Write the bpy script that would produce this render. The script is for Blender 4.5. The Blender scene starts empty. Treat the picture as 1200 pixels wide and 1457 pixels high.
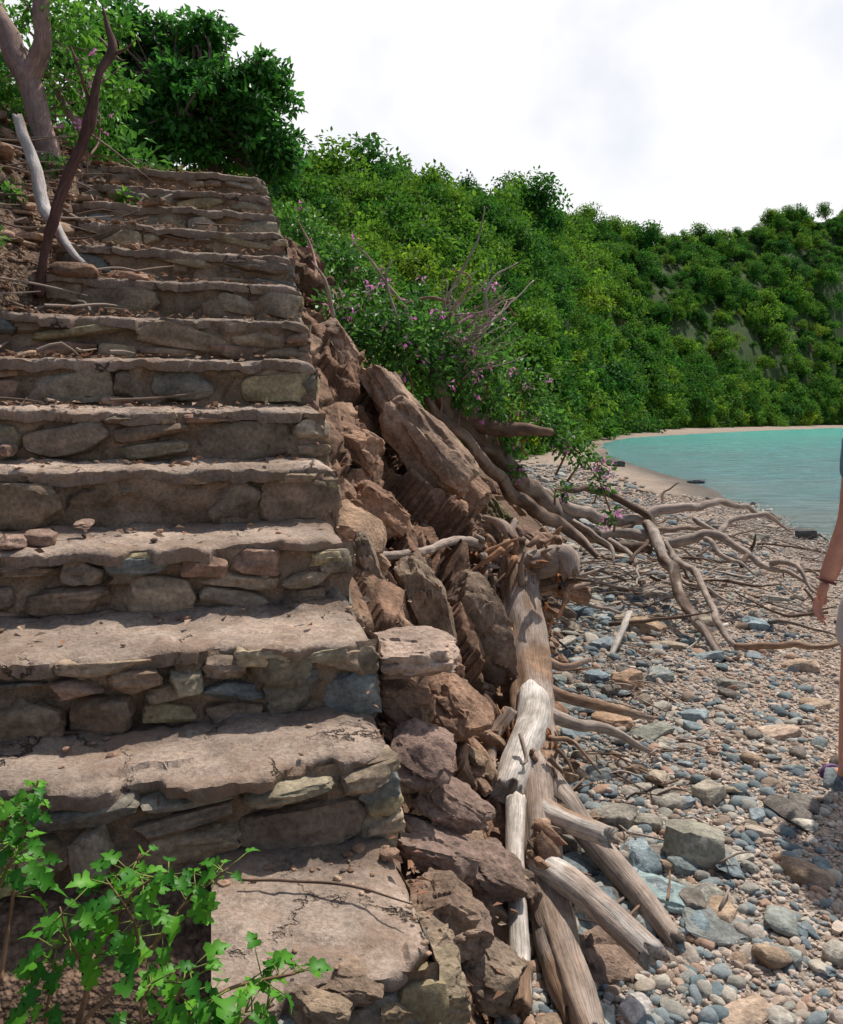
import bpy, math, random
import numpy as np
from mathutils import Vector, Matrix, Euler
import bmesh
R = random.Random(11)
rng = np.random.default_rng(11)
scene = bpy.context.scene
CAMZ = 1.5
PITCH = math.radians(6.6)

# ------------------------------------------------------------------ noise
def _h(ix, iy, iz, seed):
    n = (ix * 374761393 + iy * 668265263 + iz * 1440662683 + seed * 974634777) & 0xFFFFFFFF
    n = ((n ^ (n >> 13)) * 1274126177) & 0xFFFFFFFF
    n = ((n ^ (n >> 15)) * 2246822519) & 0xFFFFFFFF
    n = (n ^ (n >> 16)) & 0xFFFFFFFF
    return n / 4294967295.0
def vn(P, seed=0):
    P = np.asarray(P, float)
    i = np.floor(P).astype(np.int64); f = P - i; f = f * f * (3 - 2 * f)
    x, y, z = i[..., 0], i[..., 1], i[..., 2]; fx, fy, fz = f[..., 0], f[..., 1], f[..., 2]
    def L(a, b, t): return a + (b - a) * t
    return L(L(L(_h(x, y, z, seed), _h(x+1, y, z, seed), fx), L(_h(x, y+1, z, seed), _h(x+1, y+1, z, seed), fx), fy),
             L(L(_h(x, y, z+1, seed), _h(x+1, y, z+1, seed), fx), L(_h(x, y+1, z+1, seed), _h(x+1, y+1, z+1, seed), fx), fy), fz)
def fbm(P, seed=0, oct=4):
    P = np.asarray(P, float); s = 0; a = .5; t = 0
    for o in range(oct):
        s = s + a * vn(P * (2 ** o) + o * 17.3, seed + o); t += a; a *= .5
    return s / t
def fb2(x, y, f, seed=0, oct=4):
    x = np.asarray(x, float); y = np.asarray(y, float)
    return fbm(np.stack([x * f, y * f, np.zeros_like(x)], -1), seed, oct) - .5
def facet(P, seed=0):
    """fractured-rock facets: every worley cell is its own tilted plane"""
    P = np.asarray(P, float); I = np.floor(P).astype(np.int64)
    b1 = np.full(P.shape[:-1], 1e9); b2 = b1.copy(); val = np.zeros(P.shape[:-1]); idr = val.copy()
    for dx in (-1, 0, 1):
        for dy in (-1, 0, 1):
            for dz in (-1, 0, 1):
                x, y, z = I[..., 0] + dx, I[..., 1] + dy, I[..., 2] + dz
                r = [_h(x, y, z, seed + k) for k in range(7)]
                D = P - np.stack([x + r[0], y + r[1], z + r[2]], -1); d = (D ** 2).sum(-1)
                v = (r[3] - .5) + (D[..., 0] * (r[4] - .5) + D[..., 1] * (r[5] - .5) + D[..., 2] * (r[6] - .5)) * 1.3
                m = d < b1
                b2 = np.where(m, b1, np.minimum(b2, d)); val = np.where(m, v, val); idr = np.where(m, r[6], idr); b1 = np.where(m, d, b1)
    return val, idr, np.sqrt(b2) - np.sqrt(b1)

# ------------------------------------------------------------------ mesh builder
class MB:
    def __init__(s): s.V = []; s.F = []; s.C = []; s.G = []; s.n = 0
    def add(s, V, F, C, G=None):
        V = np.asarray(V, float).reshape(-1, 3); F = np.asarray(F, int).reshape(-1, 3)
        C = np.asarray(C, float)
        if C.ndim == 1: C = np.tile(C[:3], (len(V), 1))
        s.V.append(V); s.F.append(F + s.n); s.C.append(C[:, :3]); s.G.append(V if G is None else G); s.n += len(V)
    def grid(s, P, C):
        ny, nx = P.shape[:2]
        idx = np.arange(ny * nx).reshape(ny, nx)
        a, b, c, d = idx[:-1, :-1].ravel(), idx[:-1, 1:].ravel(), idx[1:, 1:].ravel(), idx[1:, :-1].ravel()
        F = np.concatenate([np.stack([a, b, c], 1), np.stack([a, c, d], 1)])
        C = np.asarray(C, float)
        s.add(P.reshape(-1, 3), F, C.reshape(-1, 3) if C.ndim > 1 else C)
    def build(s, name, mat, parent=None, smooth=True, sharp=None):
        V = np.concatenate(s.V); F = np.concatenate(s.F); C = np.concatenate(s.C); G = np.concatenate(s.G)
        me = bpy.data.meshes.new(name)
        me.vertices.add(len(V)); me.vertices.foreach_set('co', V.astype(np.float32).ravel())
        me.loops.add(len(F) * 3); me.loops.foreach_set('vertex_index', F.astype(np.int32).ravel())
        me.polygons.add(len(F)); me.polygons.foreach_set('loop_start', np.arange(0, len(F) * 3, 3, dtype=np.int32))
        me.update(calc_edges=True)
        me.polygons.foreach_set('use_smooth', np.full(len(F), smooth))
        a = me.attributes.new('Col', 'FLOAT_COLOR', 'POINT')
        a.data.foreach_set('color', np.concatenate([np.clip(C, 0, 1), np.ones((len(C), 1))], 1).astype(np.float32).ravel())
        g = me.attributes.new('grain', 'FLOAT_VECTOR', 'POINT')
        g.data.foreach_set('vector', G.astype(np.float32).ravel())
        if sharp is not None: me.set_sharp_from_angle(angle=math.radians(sharp))
        me.materials.append(mat)
        ob = bpy.data.objects.new(name, me); scene.collection.objects.link(ob)
        if parent: ob.parent = parent
        return ob
def empty(name):
    e = bpy.data.objects.new(name, None); scene.collection.objects.link(e); e.empty_display_size = .2; return e

def ico(sub):
    bm = bmesh.new(); bmesh.ops.create_icosphere(bm, subdivisions=sub, radius=1)
    V = np.array([v.co[:] for v in bm.verts]); F = np.array([[v.index for v in f.verts] for f in bm.faces]); bm.free()
    return V, F
ICO = {k: ico(k) for k in (2, 3, 4, 5)}
def rotm(rx, ry, rz): return np.array(Euler((rx, ry, rz)).to_matrix())
def rock(mb, c, dims, rot, col, boxy=.6, cuts=7, sub=3, rough=.07, seed=None, fac=0, deep=(.68, .9)):
    seed = R.randrange(9999) if seed is None else seed
    rg = np.random.default_rng(seed)
    V, F = ICO[sub]; p = V.copy()
    q = p / np.abs(p).max(1)[:, None]
    p = p * (1 - boxy) + q * boxy
    for k in range(cuts):
        n = rg.normal(size=3); n /= np.linalg.norm(n)
        ext = (p @ n).max(); cc = ext * rg.uniform(*deep)
        dd = np.maximum(p @ n - cc, 0); p = p - dd[:, None] * n
    so = rg.uniform(0, 100, 3)
    nr = V
    p = p + nr * (rough * 2 * (fbm(V * 1.6 + so, seed, 4) - .5))[:, None]
    if sub >= 4: p = p + nr * (rough * .6 * (fbm(V * 7 + so, seed, 3) - .5))[:, None]
    ccol = 1.0
    if fac:
        v, idr, e = facet(p * np.array([1.1, 1.6, 2.6]) + so, seed); p = p + nr * (fac * v)[:, None] - nr * (fac * .35 * np.clip(1 - e / .12, 0, 1))[:, None]
        ccol = .8 + .4 * idr
    W = (p * np.asarray(dims) * .5) @ rot.T + np.asarray(c)
    f = (.78 + .44 * fbm(W * 14 + so, seed, 3)) * ccol
    mb.add(W, F, np.asarray(col)[None, :] * f[:, None])

def catmull(P, step):
    P = [np.asarray(p, float) for p in P]
    P = [2 * P[0] - P[1]] + P + [2 * P[-1] - P[-2]]
    out = []
    for i in range(1, len(P) - 2):
        p0, p1, p2, p3 = P[i-1:i+3]
        n = max(2, int(np.linalg.norm((p2 - p1)[:3]) / step))
        for k in range(n):
            t = k / n
            out.append(.5 * (2*p1 + (p2-p0)*t + (2*p0-5*p1+4*p2-p3)*t*t + (3*p1-p0-3*p2+p3)*t**3))
    out.append(P[-2]); return np.array(out)
def tube(mb, pts, radii, col, seg=12, step=.025, bump=.18, wob=.0, col2=None, ridge=.12, flat=1.0):
    Q = catmull([list(p) + [r] for p, r in zip(pts, radii)], step)
    C, rr = Q[:, :3].copy(), np.maximum(Q[:, 3], .0008)
    so = rng.uniform(0, 50, 3)
    ln = np.concatenate([[0], np.cumsum(np.linalg.norm(np.diff(C, axis=0), axis=1))])
    if wob:
        for k in range(3):
            C[:, k] += wob * 2 * (fbm(np.stack([ln * 5 + so[k], ln * 0 + k * 7, ln * 0], -1), 3, 3) - .5)
    T = np.gradient(C, axis=0); T /= np.linalg.norm(T, axis=1, keepdims=True) + 1e-9
    up = np.array([0.3, .2, 1.0]); up = up - T[0] * (up @ T[0])
    if np.linalg.norm(up) < .1: up = np.array([1., 0, 0]) - T[0] * T[0][0]
    up /= np.linalg.norm(up)
    U = []
    for t in T:
        up = up - t * (up @ t); up /= np.linalg.norm(up) + 1e-9; U.append(up.copy())
    U = np.array(U); S = np.cross(T, U)
    a = np.linspace(0, 2 * np.pi, seg, endpoint=False)
    ca, sa = np.cos(a), np.sin(a)
    n = len(C)
    A = np.broadcast_to(ca, (n, seg)); B = np.broadcast_to(sa, (n, seg)); Lg = np.broadcast_to(ln[:, None], (n, seg))
    sc = np.maximum(rr.mean(), .004)
    lump = fbm(np.stack([A * 1.1 + so[0], B * 1.1 + so[1], Lg / sc * .35], -1), 5, 3) - .5
    rd = vn(np.stack([A * 3 + so[0], B * 3 + so[1], Lg / sc * .12], -1), 9) - .5
    rad = rr[:, None] * (1 + 2 * bump * lump + 2 * ridge * rd)
    V = C[:, None, :] + rad[..., None] * (A[..., None] * U[:, None, :] * flat + B[..., None] * S[:, None, :])
    V[-1] += T[-1] * (rng.uniform(-.7, .7, (seg, 1)) * rr[-1]); V[0] -= T[0] * (rng.uniform(-.4, .4, (seg, 1)) * rr[0])
    idx = np.arange(n * seg).reshape(n, seg); nx = np.roll(idx, -1, 1)
    F = np.concatenate([np.stack([idx[:-1].ravel(), nx[:-1].ravel(), nx[1:].ravel()], 1), np.stack([idx[:-1].ravel(), nx[1:].ravel(), idx[1:].ravel()], 1)])
    Vf = np.concatenate([V.reshape(-1, 3), [C[0] + T[0] * rr[0] * .3, C[-1] - T[-1] * rr[-1] * .4]])
    e0, e1 = n * seg, n * seg + 1
    F = np.concatenate([F, np.stack([nx[0], idx[0], np.full(seg, e0)], 1), np.stack([idx[-1], nx[-1], np.full(seg, e1)], 1)])
    col = np.asarray(col, float)
    cc = np.broadcast_to(col, (n, seg, 3)).copy()
    if col2 is not None:
        m = np.clip((fbm(np.stack([A * 1.0 + so[1], B * 1.0, Lg * 5], -1), 21, 3) - .42) * 6, 0, 1)[..., None]
        cc = cc * (1 - m) + np.asarray(col2) * m
    cc = cc * (.75 + .5 * vn(np.stack([A * 4, B * 4 + so[2], Lg * 6], -1), 31))[..., None]
    cf = np.concatenate([cc.reshape(-1, 3), [col * .5, col * .6]])
    G = np.stack([A * sc, B * sc, Lg], -1).reshape(-1, 3) + so
    G = np.concatenate([G, G[:1], G[-1:]])
    mb.add(Vf, F, cf, G)

def unit(v): return v / (np.linalg.norm(v, axis=-1, keepdims=True) + 1e-9)
def leaves(mb, C, D, N, L, W, col):
    D = unit(D); S = unit(np.cross(D, N)); N2 = np.cross(S, D)
    L = np.asarray(L)[:, None]; W = np.asarray(W)[:, None]
    v0 = C; v1 = C + D * L * .45 + S * W * .5 + N2 * W * .18; v2 = C + D * L - N2 * L * .12; v3 = C + D * L * .45 - S * W * .5 + N2 * W * .18
    V = np.stack([v0, v1, v2, v3], 1).reshape(-1, 3); n = len(C); b = np.arange(n) * 4
    F = np.concatenate([np.stack([b, b+1, b+2], 1), np.stack([b, b+2, b+3], 1)])
    mb.add(V, F, np.repeat(col, 4, axis=0))
def clump(mb, c, r, n, size, c1, c2, flat=.8, shell=.5):
    d = unit(rng.normal(size=(n, 3))); rr = rng.uniform(shell, 1, (n, 1)) ** .7
    r = np.broadcast_to(np.asarray(r, float), (3,))
    P = np.asarray(c) + d * rr * r * np.array([1, 1, flat])
    D = unit(d * .7 + rng.normal(size=(n, 3)) * .6 + np.array([0, 0, -.2])); N = unit(d * .5 + np.array([0, 0, .8]) + rng.normal(size=(n, 3)) * .4)
    t = rng.uniform(0, 1, (n, 1)) ** 1.3
    col = np.asarray(c1) * (1 - t) + np.asarray(c2) * t
    s = size * rng.uniform(.6, 1.3, n)
    leaves(mb, P, D, N, s, s * .55, col)

# ------------------------------------------------------------------ surveyed positions (bearing/elevation readings + distance)
cP, sP = math.cos(PITCH), math.sin(PITCH)
def ray(px, py):
    xr = (px - 600) / 1150; tv = (py - 728.5) / 1150
    return np.array([xr, cP - tv * sP, -sP - tv * cP])
def at(px, py, d):
    r = ray(px, py); k = d / r[1]; return np.array([r[0] * k, d, CAMZ + r[2] * k])

# ------------------------------------------------------------------ terrain
B0 = np.array([.045, 1.28]); U2 = np.array([-.25, .968]); V2 = np.array([.968, .25])
def sw(x, y):
    dx, dy = x - B0[0], y - B0[1]
    return dx * U2[0] + dy * U2[1], dx * V2[0] + dy * V2[1]
SHY = [-60, -5, 5, 11.8, 22, 38, 60, 77, 110, 160, 300, 900]
SHX = [3, 4.9, 5.3, 5.95, 7.6, 8.9, 13.5, 20, 42, 83, 210, 800]
def shore(y): return np.interp(y, SHY, SHX)
def foot(s): return np.interp(s, [-3, 0, .57, 1.24, 3.86, 8, 13.7, 40, 80], [.1, .15, .3, .75, 1.9, 3.6, 5.8, 12, 25])
def edgeL(s): return np.interp(s, [0, 1.7, 2.1, 2.5, 2.9, 3.4, 4.6], [2.0, 1.65, 1.38, 1.22, 1.05, 1.08, 1.12])
def smooth(t): t = np.clip(t, 0, 1); return t * t * (3 - 2 * t)
def ground(x, y):
    x = np.asarray(x, float); y = np.asarray(y, float)
    s, w = sw(x, y)
    S = np.clip(.54 + .575 * s, 0, 3.2)
    far = smooth((y - 25) / 50)
    S = S * (1 - far) + .8 * far
    sh = shore(y)
    slope = np.where(y > 50, .04, .085)
    beach = np.clip(-.3 + slope * (sh - x), -2.5, np.where(y > 50, 1.3, .02)) + fb2(x, y, 1.3, 2) * .05 + fb2(x, y, 7, 4) * .015
    Wd = foot(s)
    t = np.clip(w / Wd, 0, 1)
    near = np.clip(1 - y / 40, 0.1, 1) * smooth((s - 6.5) / 2)
    lump = (fb2(x, y, 2.2, 8) * .5 + fb2(x, y, 7, 12) * .2) * near
    bank = beach + np.maximum(S - .16 - beach, 0) * (1 - t) ** 1.15 + lump * np.sin(np.pi * t) * np.clip(S, 0, 1.5) * .6
    bank = bank - .22 * (s < 7.3) * (t < .97) * (s > 0)
    z = np.where(w > 0, np.where(w < Wd, bank, beach), 0)
    E = edgeL(s)
    ex = np.maximum(-w - E, 0)
    left = S + .0 + np.minimum(ex * .5, 1.3) + np.minimum(ex, 60) * .06 + (fb2(x, y, 2.5, 17) * .25 + fb2(x, y, 9, 19) * .1) * np.clip(ex * 3, 0, 1)
    under = S - .32 - .15 * (s < .3)
    top = S - .04 + fb2(x, y, 2, 5) * .1
    mid = np.where(s > 4.95, top, under)
    z = np.where(w <= 0, np.where(-w < E, mid, left), z)
    z = np.where((s < .25) & (w <= 0), np.minimum(z, np.maximum(.02, .12 + .5 * s) + .3 * np.maximum(-w - 1.2, 0) + fb2(x, y, 5, 5) * .08), z)
    return z
def hit(px, py, lift=0.):
    r = ray(px, py)
    ys = np.concatenate([np.arange(.9, 12, .01), np.arange(12, 70, .1)])
    k = ys / r[1]; z = CAMZ + r[2] * k; x = r[0] * k
    g = ground(x, ys) + lift
    i = np.argmax(z < g) if (z < g).any() else len(ys) - 1
    return np.array([x[i], ys[i], z[i]])

QB = [-1.2, -.2, .05, .12, .17, .2, .25, .4, .52, .8, 1.3]
def hy(q): return np.interp(q, QB, [12, 12, 24, 36, 55, 76, 102, 145, 188, 250, 320]), np.interp(q, QB, [90, 100, 125, 135, 150, 160, 182, 230, 262, 310, 370])
def hill(x, y):
    q = x / np.maximum(y, 1)
    yb, yr = hy(q)
    T = np.interp(q, [-1.2, -.17, -.035, .087, .19, .27, .31, .348, .435, .52, .8, 1.3], [.23, .232, .226, .238, .226, .212, .206, .208, .230, .242, .2, .15])
    t = np.clip((y - yb) / (yr - yb), 0, 1.6)
    f = np.where(t < 1, t * (1.15 - .15 * t), 1 - (t - 1) * .6)
    return .8 + T * yr * f * (1 + .12 * fb2(x, y, .03, 40)) + fb2(x, y, .05, 41) * 9 * np.clip(t * 3, 0, 1) * np.clip((1.1 - t) * 3, .2, 1)

# ------------------------------------------------------------------ materials
def newmat(name):
    m = bpy.data.materials.new(name); m.use_nodes = True
    nt = m.node_tree; nt.nodes.clear()
    o = nt.nodes.new('ShaderNodeOutputMaterial'); p = nt.nodes.new('ShaderNodeBsdfPrincipled')
    nt.links.new(p.outputs[0], o.inputs[0]); return m, nt, p, o
def N(nt, t, **k):
    n = nt.nodes.new(t)
    for a, b in k.items(): setattr(n, a, b)
    return n
def noise_n(nt, vec, scale, detail=6, rough=.6):
    n = N(nt, 'ShaderNodeTexNoise'); n.inputs['Scale'].default_value = scale; n.inputs['Detail'].default_value = detail; n.inputs['Roughness'].default_value = rough
    if vec is not None: nt.links.new(vec, n.inputs['Vector'])
    return n
def maprange(nt, src, a, b, c, d):
    n = N(nt, 'ShaderNodeMapRange'); nt.links.new(src, n.inputs[0])
    for i, v in enumerate((a, b, c, d)): n.inputs[i + 1].default_value = v
    return n.outputs[0]
def mul(nt, a, b, op='MULTIPLY'):
    n = N(nt, 'ShaderNodeMath', operation=op)
    for i, v in enumerate((a, b)):
        if isinstance(v, (int, float)): n.inputs[i].default_value = v
        else: nt.links.new(v, n.inputs[i])
    return n.outputs[0]
def vscale(nt, col, fac):
    n = N(nt, 'ShaderNodeVectorMath', operation='SCALE'); nt.links.new(col, n.inputs[0])
    if isinstance(fac, (int, float)): n.inputs['Scale'].default_value = fac
    else: nt.links.new(fac, n.inputs['Scale'])
    return n.outputs[0]
def mixc(nt, f, a, b):
    n = N(nt, 'ShaderNodeMix', data_type='RGBA')
    if isinstance(f, (int, float)): n.inputs[0].default_value = f
    else: nt.links.new(f, n.inputs[0])
    for i, v in ((6, a), (7, b)):
        if isinstance(v, tuple): n.inputs[i].default_value = (*v, 1)
        else: nt.links.new(v, n.inputs[i])
    return n.outputs[2]
def bump(nt, p, h, st, dist):
    b = N(nt, 'ShaderNodeBump'); b.inputs['Strength'].default_value = st; b.inputs['Distance'].default_value = dist
    nt.links.new(h, b.inputs['Height']); nt.links.new(b.outputs[0], p.inputs['Normal'])
def attr(nt, n='Col'):
    return N(nt, 'ShaderNodeAttribute', attribute_name=n)
def m_stone(name, s1=9, s2=70, st=.7, dist=.01, lo=.55, hi=1.45, lichen=None, cracks=0, dirt=None, lth=.54):
    m, nt, p, o = newmat(name)
    g = N(nt, 'ShaderNodeNewGeometry').outputs['Position']
    a = attr(nt)
    n1 = noise_n(nt, g, s1, 6, .65); n2 = noise_n(nt, g, s2, 5, .7)
    f = mul(nt, maprange(nt, n1.outputs[0], .3, .7, lo, hi), maprange(nt, n2.outputs[0], .3, .7, .6, 1.4))
    c = vscale(nt, a.outputs['Color'], f)
    if lichen:
        n3 = noise_n(nt, g, 14, 6, .7)
        c = mixc(nt, maprange(nt, n3.outputs[0], lth, lth + .12, 0, .6), c, lichen)
    if dirt:
        n4 = noise_n(nt, g, 4.5, 8, .72)
        c = mixc(nt, maprange(nt, n4.outputs[0], .48, .60, 0, .7), c, dirt)
        n5 = noise_n(nt, g, 28, 5, .7)
        c = mixc(nt, maprange(nt, n5.outputs[0], .60, .68, 0, .6), c, (.15, .105, .075))
    h = mul(nt, n1.outputs[0], mul(nt, n2.outputs[0], .5), 'ADD')
    if cracks:
        nd = noise_n(nt, g, 6, 5, .7); mv = N(nt, 'ShaderNodeVectorMath', operation='MULTIPLY_ADD'); nt.links.new(nd.outputs['Color'], mv.inputs[0]); mv.inputs[1].default_value = (.22, .22, .22); nt.links.new(g, mv.inputs[2])
        v = N(nt, 'ShaderNodeTexVoronoi', feature='DISTANCE_TO_EDGE'); v.inputs['Scale'].default_value = cracks; nt.links.new(mv.outputs[0], v.inputs['Vector'])
        ck = mul(nt, maprange(nt, v.outputs['Distance'], .0, .018, 1, 0), maprange(nt, n1.outputs[0], .47, .6, 0, 1))
        c = mixc(nt, ck, c, (.07, .048, .035)); h = mul(nt, h, mul(nt, ck, -1.2), 'ADD')
    nt.links.new(c, p.inputs['Base Color']); p.inputs['Roughness'].default_value = .9; p.inputs['Specular IOR Level'].default_value = .2
    bump(nt, p, h, st, dist); return m
M_stone = m_stone('weathered_stone', lichen=(.25, .195, .145), lth=.57)
M_rock = m_stone('bank_rock', 7, 60, 1.0, .02)
M_bank = m_stone('eroded_bank_rock', 6, 55, 1.0, .02, .55, 1.45, lichen=(.36, .235, .16), lth=.57)
M_mortar = m_stone('old_mortar', 12, 110, 1, .012, .55, 1.45, lichen=(.30, .22, .15))
M_tread = m_stone('worn_concrete', 5, 90, 1.0, .012, .65, 1.35, lichen=(.43, .35, .285), cracks=2.6, dirt=(.25, .17, .12))
def m_ground():
    m, nt, p, o = newmat('ground_soil_and_gravel')
    g = N(nt, 'ShaderNodeNewGeometry').outputs['Position']; a = attr(nt)
    v = N(nt, 'ShaderNodeTexVoronoi'); v.inputs['Scale'].default_value = 60; nt.links.new(g, v.inputs['Vector'])
    v2 = N(nt, 'ShaderNodeTexVoronoi'); v2.inputs['Scale'].default_value = 130; nt.links.new(g, v2.inputs['Vector'])
    sep = N(nt, 'ShaderNodeSeparateColor'); nt.links.new(v.outputs['Color'], sep.inputs[0])
    n1 = noise_n(nt, g, 2.5, 6, .6)
    f = mul(nt, maprange(nt, sep.outputs[0], 0, 1, .6, 1.45), maprange(nt, n1.outputs[0], .3, .7, .75, 1.25))
    edge = maprange(nt, v.outputs['Distance'], .0, .6, 1.1, .6)
    c = vscale(nt, a.outputs['Color'], mul(nt, f, edge))
    nt.links.new(c, p.inputs['Base Color']); p.inputs['Roughness'].default_value = .9; p.inputs['Specular IOR Level'].default_value = .2
    h = mul(nt, mul(nt, v.outputs['Distance'], -1), mul(nt, v2.outputs['Distance'], -.4), 'ADD')
    bump(nt, p, h, .9, .012); return m
M_ground = m_ground()
def m_wood():
    m, nt, p, o = newmat('weathered_driftwood')
    a = attr(nt); g = attr(nt, 'grain')
    mp = N(nt, 'ShaderNodeMapping'); mp.inputs['Scale'].default_value = (1, 1, .07); nt.links.new(g.outputs['Vector'], mp.inputs[0])
    n1 = noise_n(nt, mp.outputs[0], 190, 6, .7); n2 = noise_n(nt, g.outputs['Vector'], 12, 5, .65)
    f = mul(nt, maprange(nt, n1.outputs[0], .32, .60, .5, 1.2), maprange(nt, n2.outputs[0], .3, .7, .65, 1.3))
    c = vscale(nt, a.outputs['Color'], f); nt.links.new(c, p.inputs['Base Color'])
    p.inputs['Roughness'].default_value = .85; p.inputs['Specular IOR Level'].default_value = .2
    bump(nt, p, n1.outputs[0], .8, .005); return m
M_wood = m_wood()
def m_leaf(name, inst=False, trans=.35, rough=.45):
    m, nt, p, o = newmat(name); a = attr(nt)
    c = a.outputs['Color']
    if inst:
        oi = N(nt, 'ShaderNodeObjectInfo')
        n = noise_n(nt, oi.outputs['Location'], .045, 3, .6)
        f = mul(nt, mul(nt, n.outputs[0], .62), mul(nt, oi.outputs['Random'], .5), 'ADD')
        cr = N(nt, 'ShaderNodeValToRGB'); e = cr.color_ramp.elements
        e[0].position = .24; e[0].color = (.30, .52, .45, 1); e[1].position = .88; e[1].color = (2.9, 1.7, .9, 1)
        x = e.new(.42); x.color = (.62, .82, .66, 1); x = e.new(.60); x.color = (1.15, 1.10, .8, 1); x = e.new(.76); x.color = (1.9, 1.45, .85, 1)
        nt.links.new(f, cr.inputs[0])
        mm = N(nt, 'ShaderNodeVectorMath', operation='MULTIPLY'); nt.links.new(c, mm.inputs[0]); nt.links.new(cr.outputs[0], mm.inputs[1]); c = mm.outputs[0]
    nt.links.new(c, p.inputs['Base Color']); p.inputs['Roughness'].default_value = rough; p.inputs['Specular IOR Level'].default_value = .25
    t = N(nt, 'ShaderNodeBsdfTranslucent'); ct = vscale(nt, c, 1.5); nt.links.new(ct, t.inputs[0])
    mx = N(nt, 'ShaderNodeMixShader'); mx.inputs[0].default_value = trans
    nt.links.new(p.outputs[0], mx.inputs[1]); nt.links.new(t.outputs[0], mx.inputs[2]); nt.links.new(mx.outputs[0], o.inputs[0]); return m
M_leaf = m_leaf('green_leaf'); M_leafh = m_leaf('forest_leaf', inst=True, trans=.35, rough=.7)
M_petal = m_leaf('flower_petal', trans=.3); M_litter = m_leaf('dry_leaf', trans=.1, rough=.8)
def m_pebble(name, ramp):
    m, nt, p, o = newmat(name)
    oi = N(nt, 'ShaderNodeObjectInfo'); tc = N(nt, 'ShaderNodeTexCoord')
    cr = N(nt, 'ShaderNodeValToRGB'); cr.color_ramp.interpolation = 'CONSTANT'
    e = cr.color_ramp.elements; e[0].color = (*ramp[0], 1); e[0].position = 0; e[1].position = 1 / len(ramp); e[1].color = (*ramp[1], 1)
    for i, c in enumerate(ramp[2:]): x = e.new((i + 2) / len(ramp)); x.color = (*c, 1)
    nt.links.new(oi.outputs['Random'], cr.inputs[0])
    n = noise_n(nt, tc.outputs['Object'], 3, 6, .7)
    c = vscale(nt, cr.outputs[0], maprange(nt, n.outputs[0], .3, .7, .65, 1.3)); nt.links.new(c, p.inputs['Base Color'])
    p.inputs['Roughness'].default_value = .85; p.inputs['Specular IOR Level'].default_value = .2
    bump(nt, p, n.outputs[0], .3, .1); return m
M_peb = m_pebble('beach_pebble', [(.15, .19, .20), (.25, .28, .28), (.38, .32, .26), (.18, .21, .21), (.46, .41, .34), (.28, .21, .16), (.13, .16, .175), (.34, .34, .31), (.22, .255, .265), (.38, .25, .18), (.30, .28, .24)])
M_grav = m_pebble('beach_gravel', [(.48, .38, .30), (.56, .46, .375), (.41, .31, .24), (.52, .43, .36), (.35, .30, .26), (.62, .53, .44), (.44, .32, .245), (.28, .28, .275), (.50, .41, .33)])

# ------------------------------------------------------------------ ground sheet
def axis(lo, a, b, hi, st, g=1.09):
    out = list(np.arange(a, b, st)); d = st; v = out[-1]
    while v < hi: d *= g; v += d; out.append(v)
    d = st; v = a; pre = []
    while v > lo: d *= g; v -= d; pre.append(v)
    return np.array(pre[::-1] + out)
xs = axis(-500, -2.6, 3.6, 900, .035); ys = axis(-60, .5, 7.5, 900, .035)
X, Y = np.meshgrid(xs, ys); Z = ground(X, Y)
s_, w_ = sw(X, Y)
Wd = foot(s_)
soil = np.array([.19, .115, .075]); sand = np.array([.47, .365, .285]); grn = np.array([.06, .09, .025]); wet = np.array([.18, .155, .13]); dirt = np.array([.21, .135, .09])
rk = np.array([.23, .21, .185])
C = np.broadcast_to(sand, X.shape + (3,)).copy()
belt = smooth((Wd + 1.05 + .3 * fb2(X, Y, 1, 60) * 2 - w_) / .8)[..., None]; C = C * (1 - belt) + rk * belt
m = (w_ < Wd)[..., None]; C = np.where(m, soil, C); C = np.where((w_ < 0)[..., None], dirt, C)
fg = smooth((Y - 9) / 6)[..., None] * (w_ < Wd * .8)[..., None]; C = C * (1 - fg) + grn * fg
ww = np.clip((-.17 - Z) / .1, 0, 1)[..., None] * (w_ > Wd)[..., None] * (1 - .7 * smooth((Y - 30) / 30))[..., None]
C = C * (1 - ww) + wet * ww
mb = MB(); mb.grid(np.stack([X, Y, Z], -1), C); mb.build('ground', M_ground)

# eroded, fractured bank face beside the staircase
sg = np.arange(-.02, 7.6, .0135); tg = np.linspace(-.02, 1.06, 190)
Sg, Tg = np.meshgrid(sg, tg, indexing='ij'); Wg = Tg * foot(Sg)
Xb = B0[0] + U2[0] * Sg + V2[0] * Wg; Yb = B0[1] + U2[1] * Sg + V2[1] * Wg
bt = np.clip(Tg, 0, 1); S_ = np.clip(.54 + .575 * Sg, 0, 3.2)
shb = shore(Yb); beachb = np.clip(-.3 + .085 * (shb - Xb), -2.5, .02)
prof = (1 - bt) ** 1.1
Zb = beachb + np.maximum(S_ - .14 - beachb, 0) * prof
P = np.stack([Xb, Yb, Zb], -1)
env = np.clip(np.sin(np.pi * np.clip(bt * .94 + .05, 0, 1)), 0, 1) ** .7 * np.clip(foot(Sg) / 1.3, .12, 1.0)
wp = P + .14 * np.stack([fbm(P * 3, 301, 3), fbm(P * 3 + 9, 302, 3), fbm(P * 3 + 31, 303, 3)], -1)
L_ = rotm(math.radians(-15), math.radians(42), math.radians(-18))
Q = wp @ L_
v1, i1, e1 = facet(Q * np.array([2.0, 2.4, 3.2]), 401)
v2, i2, e2 = facet(Q * np.array([5, 6, 8.]) + 5, 411)
v3, i3, e3 = facet(Q * np.array([13, 14, 20.]) + 9, 421)
disp = v1 * .26 + v2 * .11 + v3 * .025 - .04 * np.clip(1 - e1 / .10, 0, 1) - .02 * np.clip(1 - e2 / .12, 0, 1) + .06 * (fbm(P * 12, 77, 4) - .5) + .12 * (fbm(P * 3.5, 79, 3) - .5)
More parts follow.
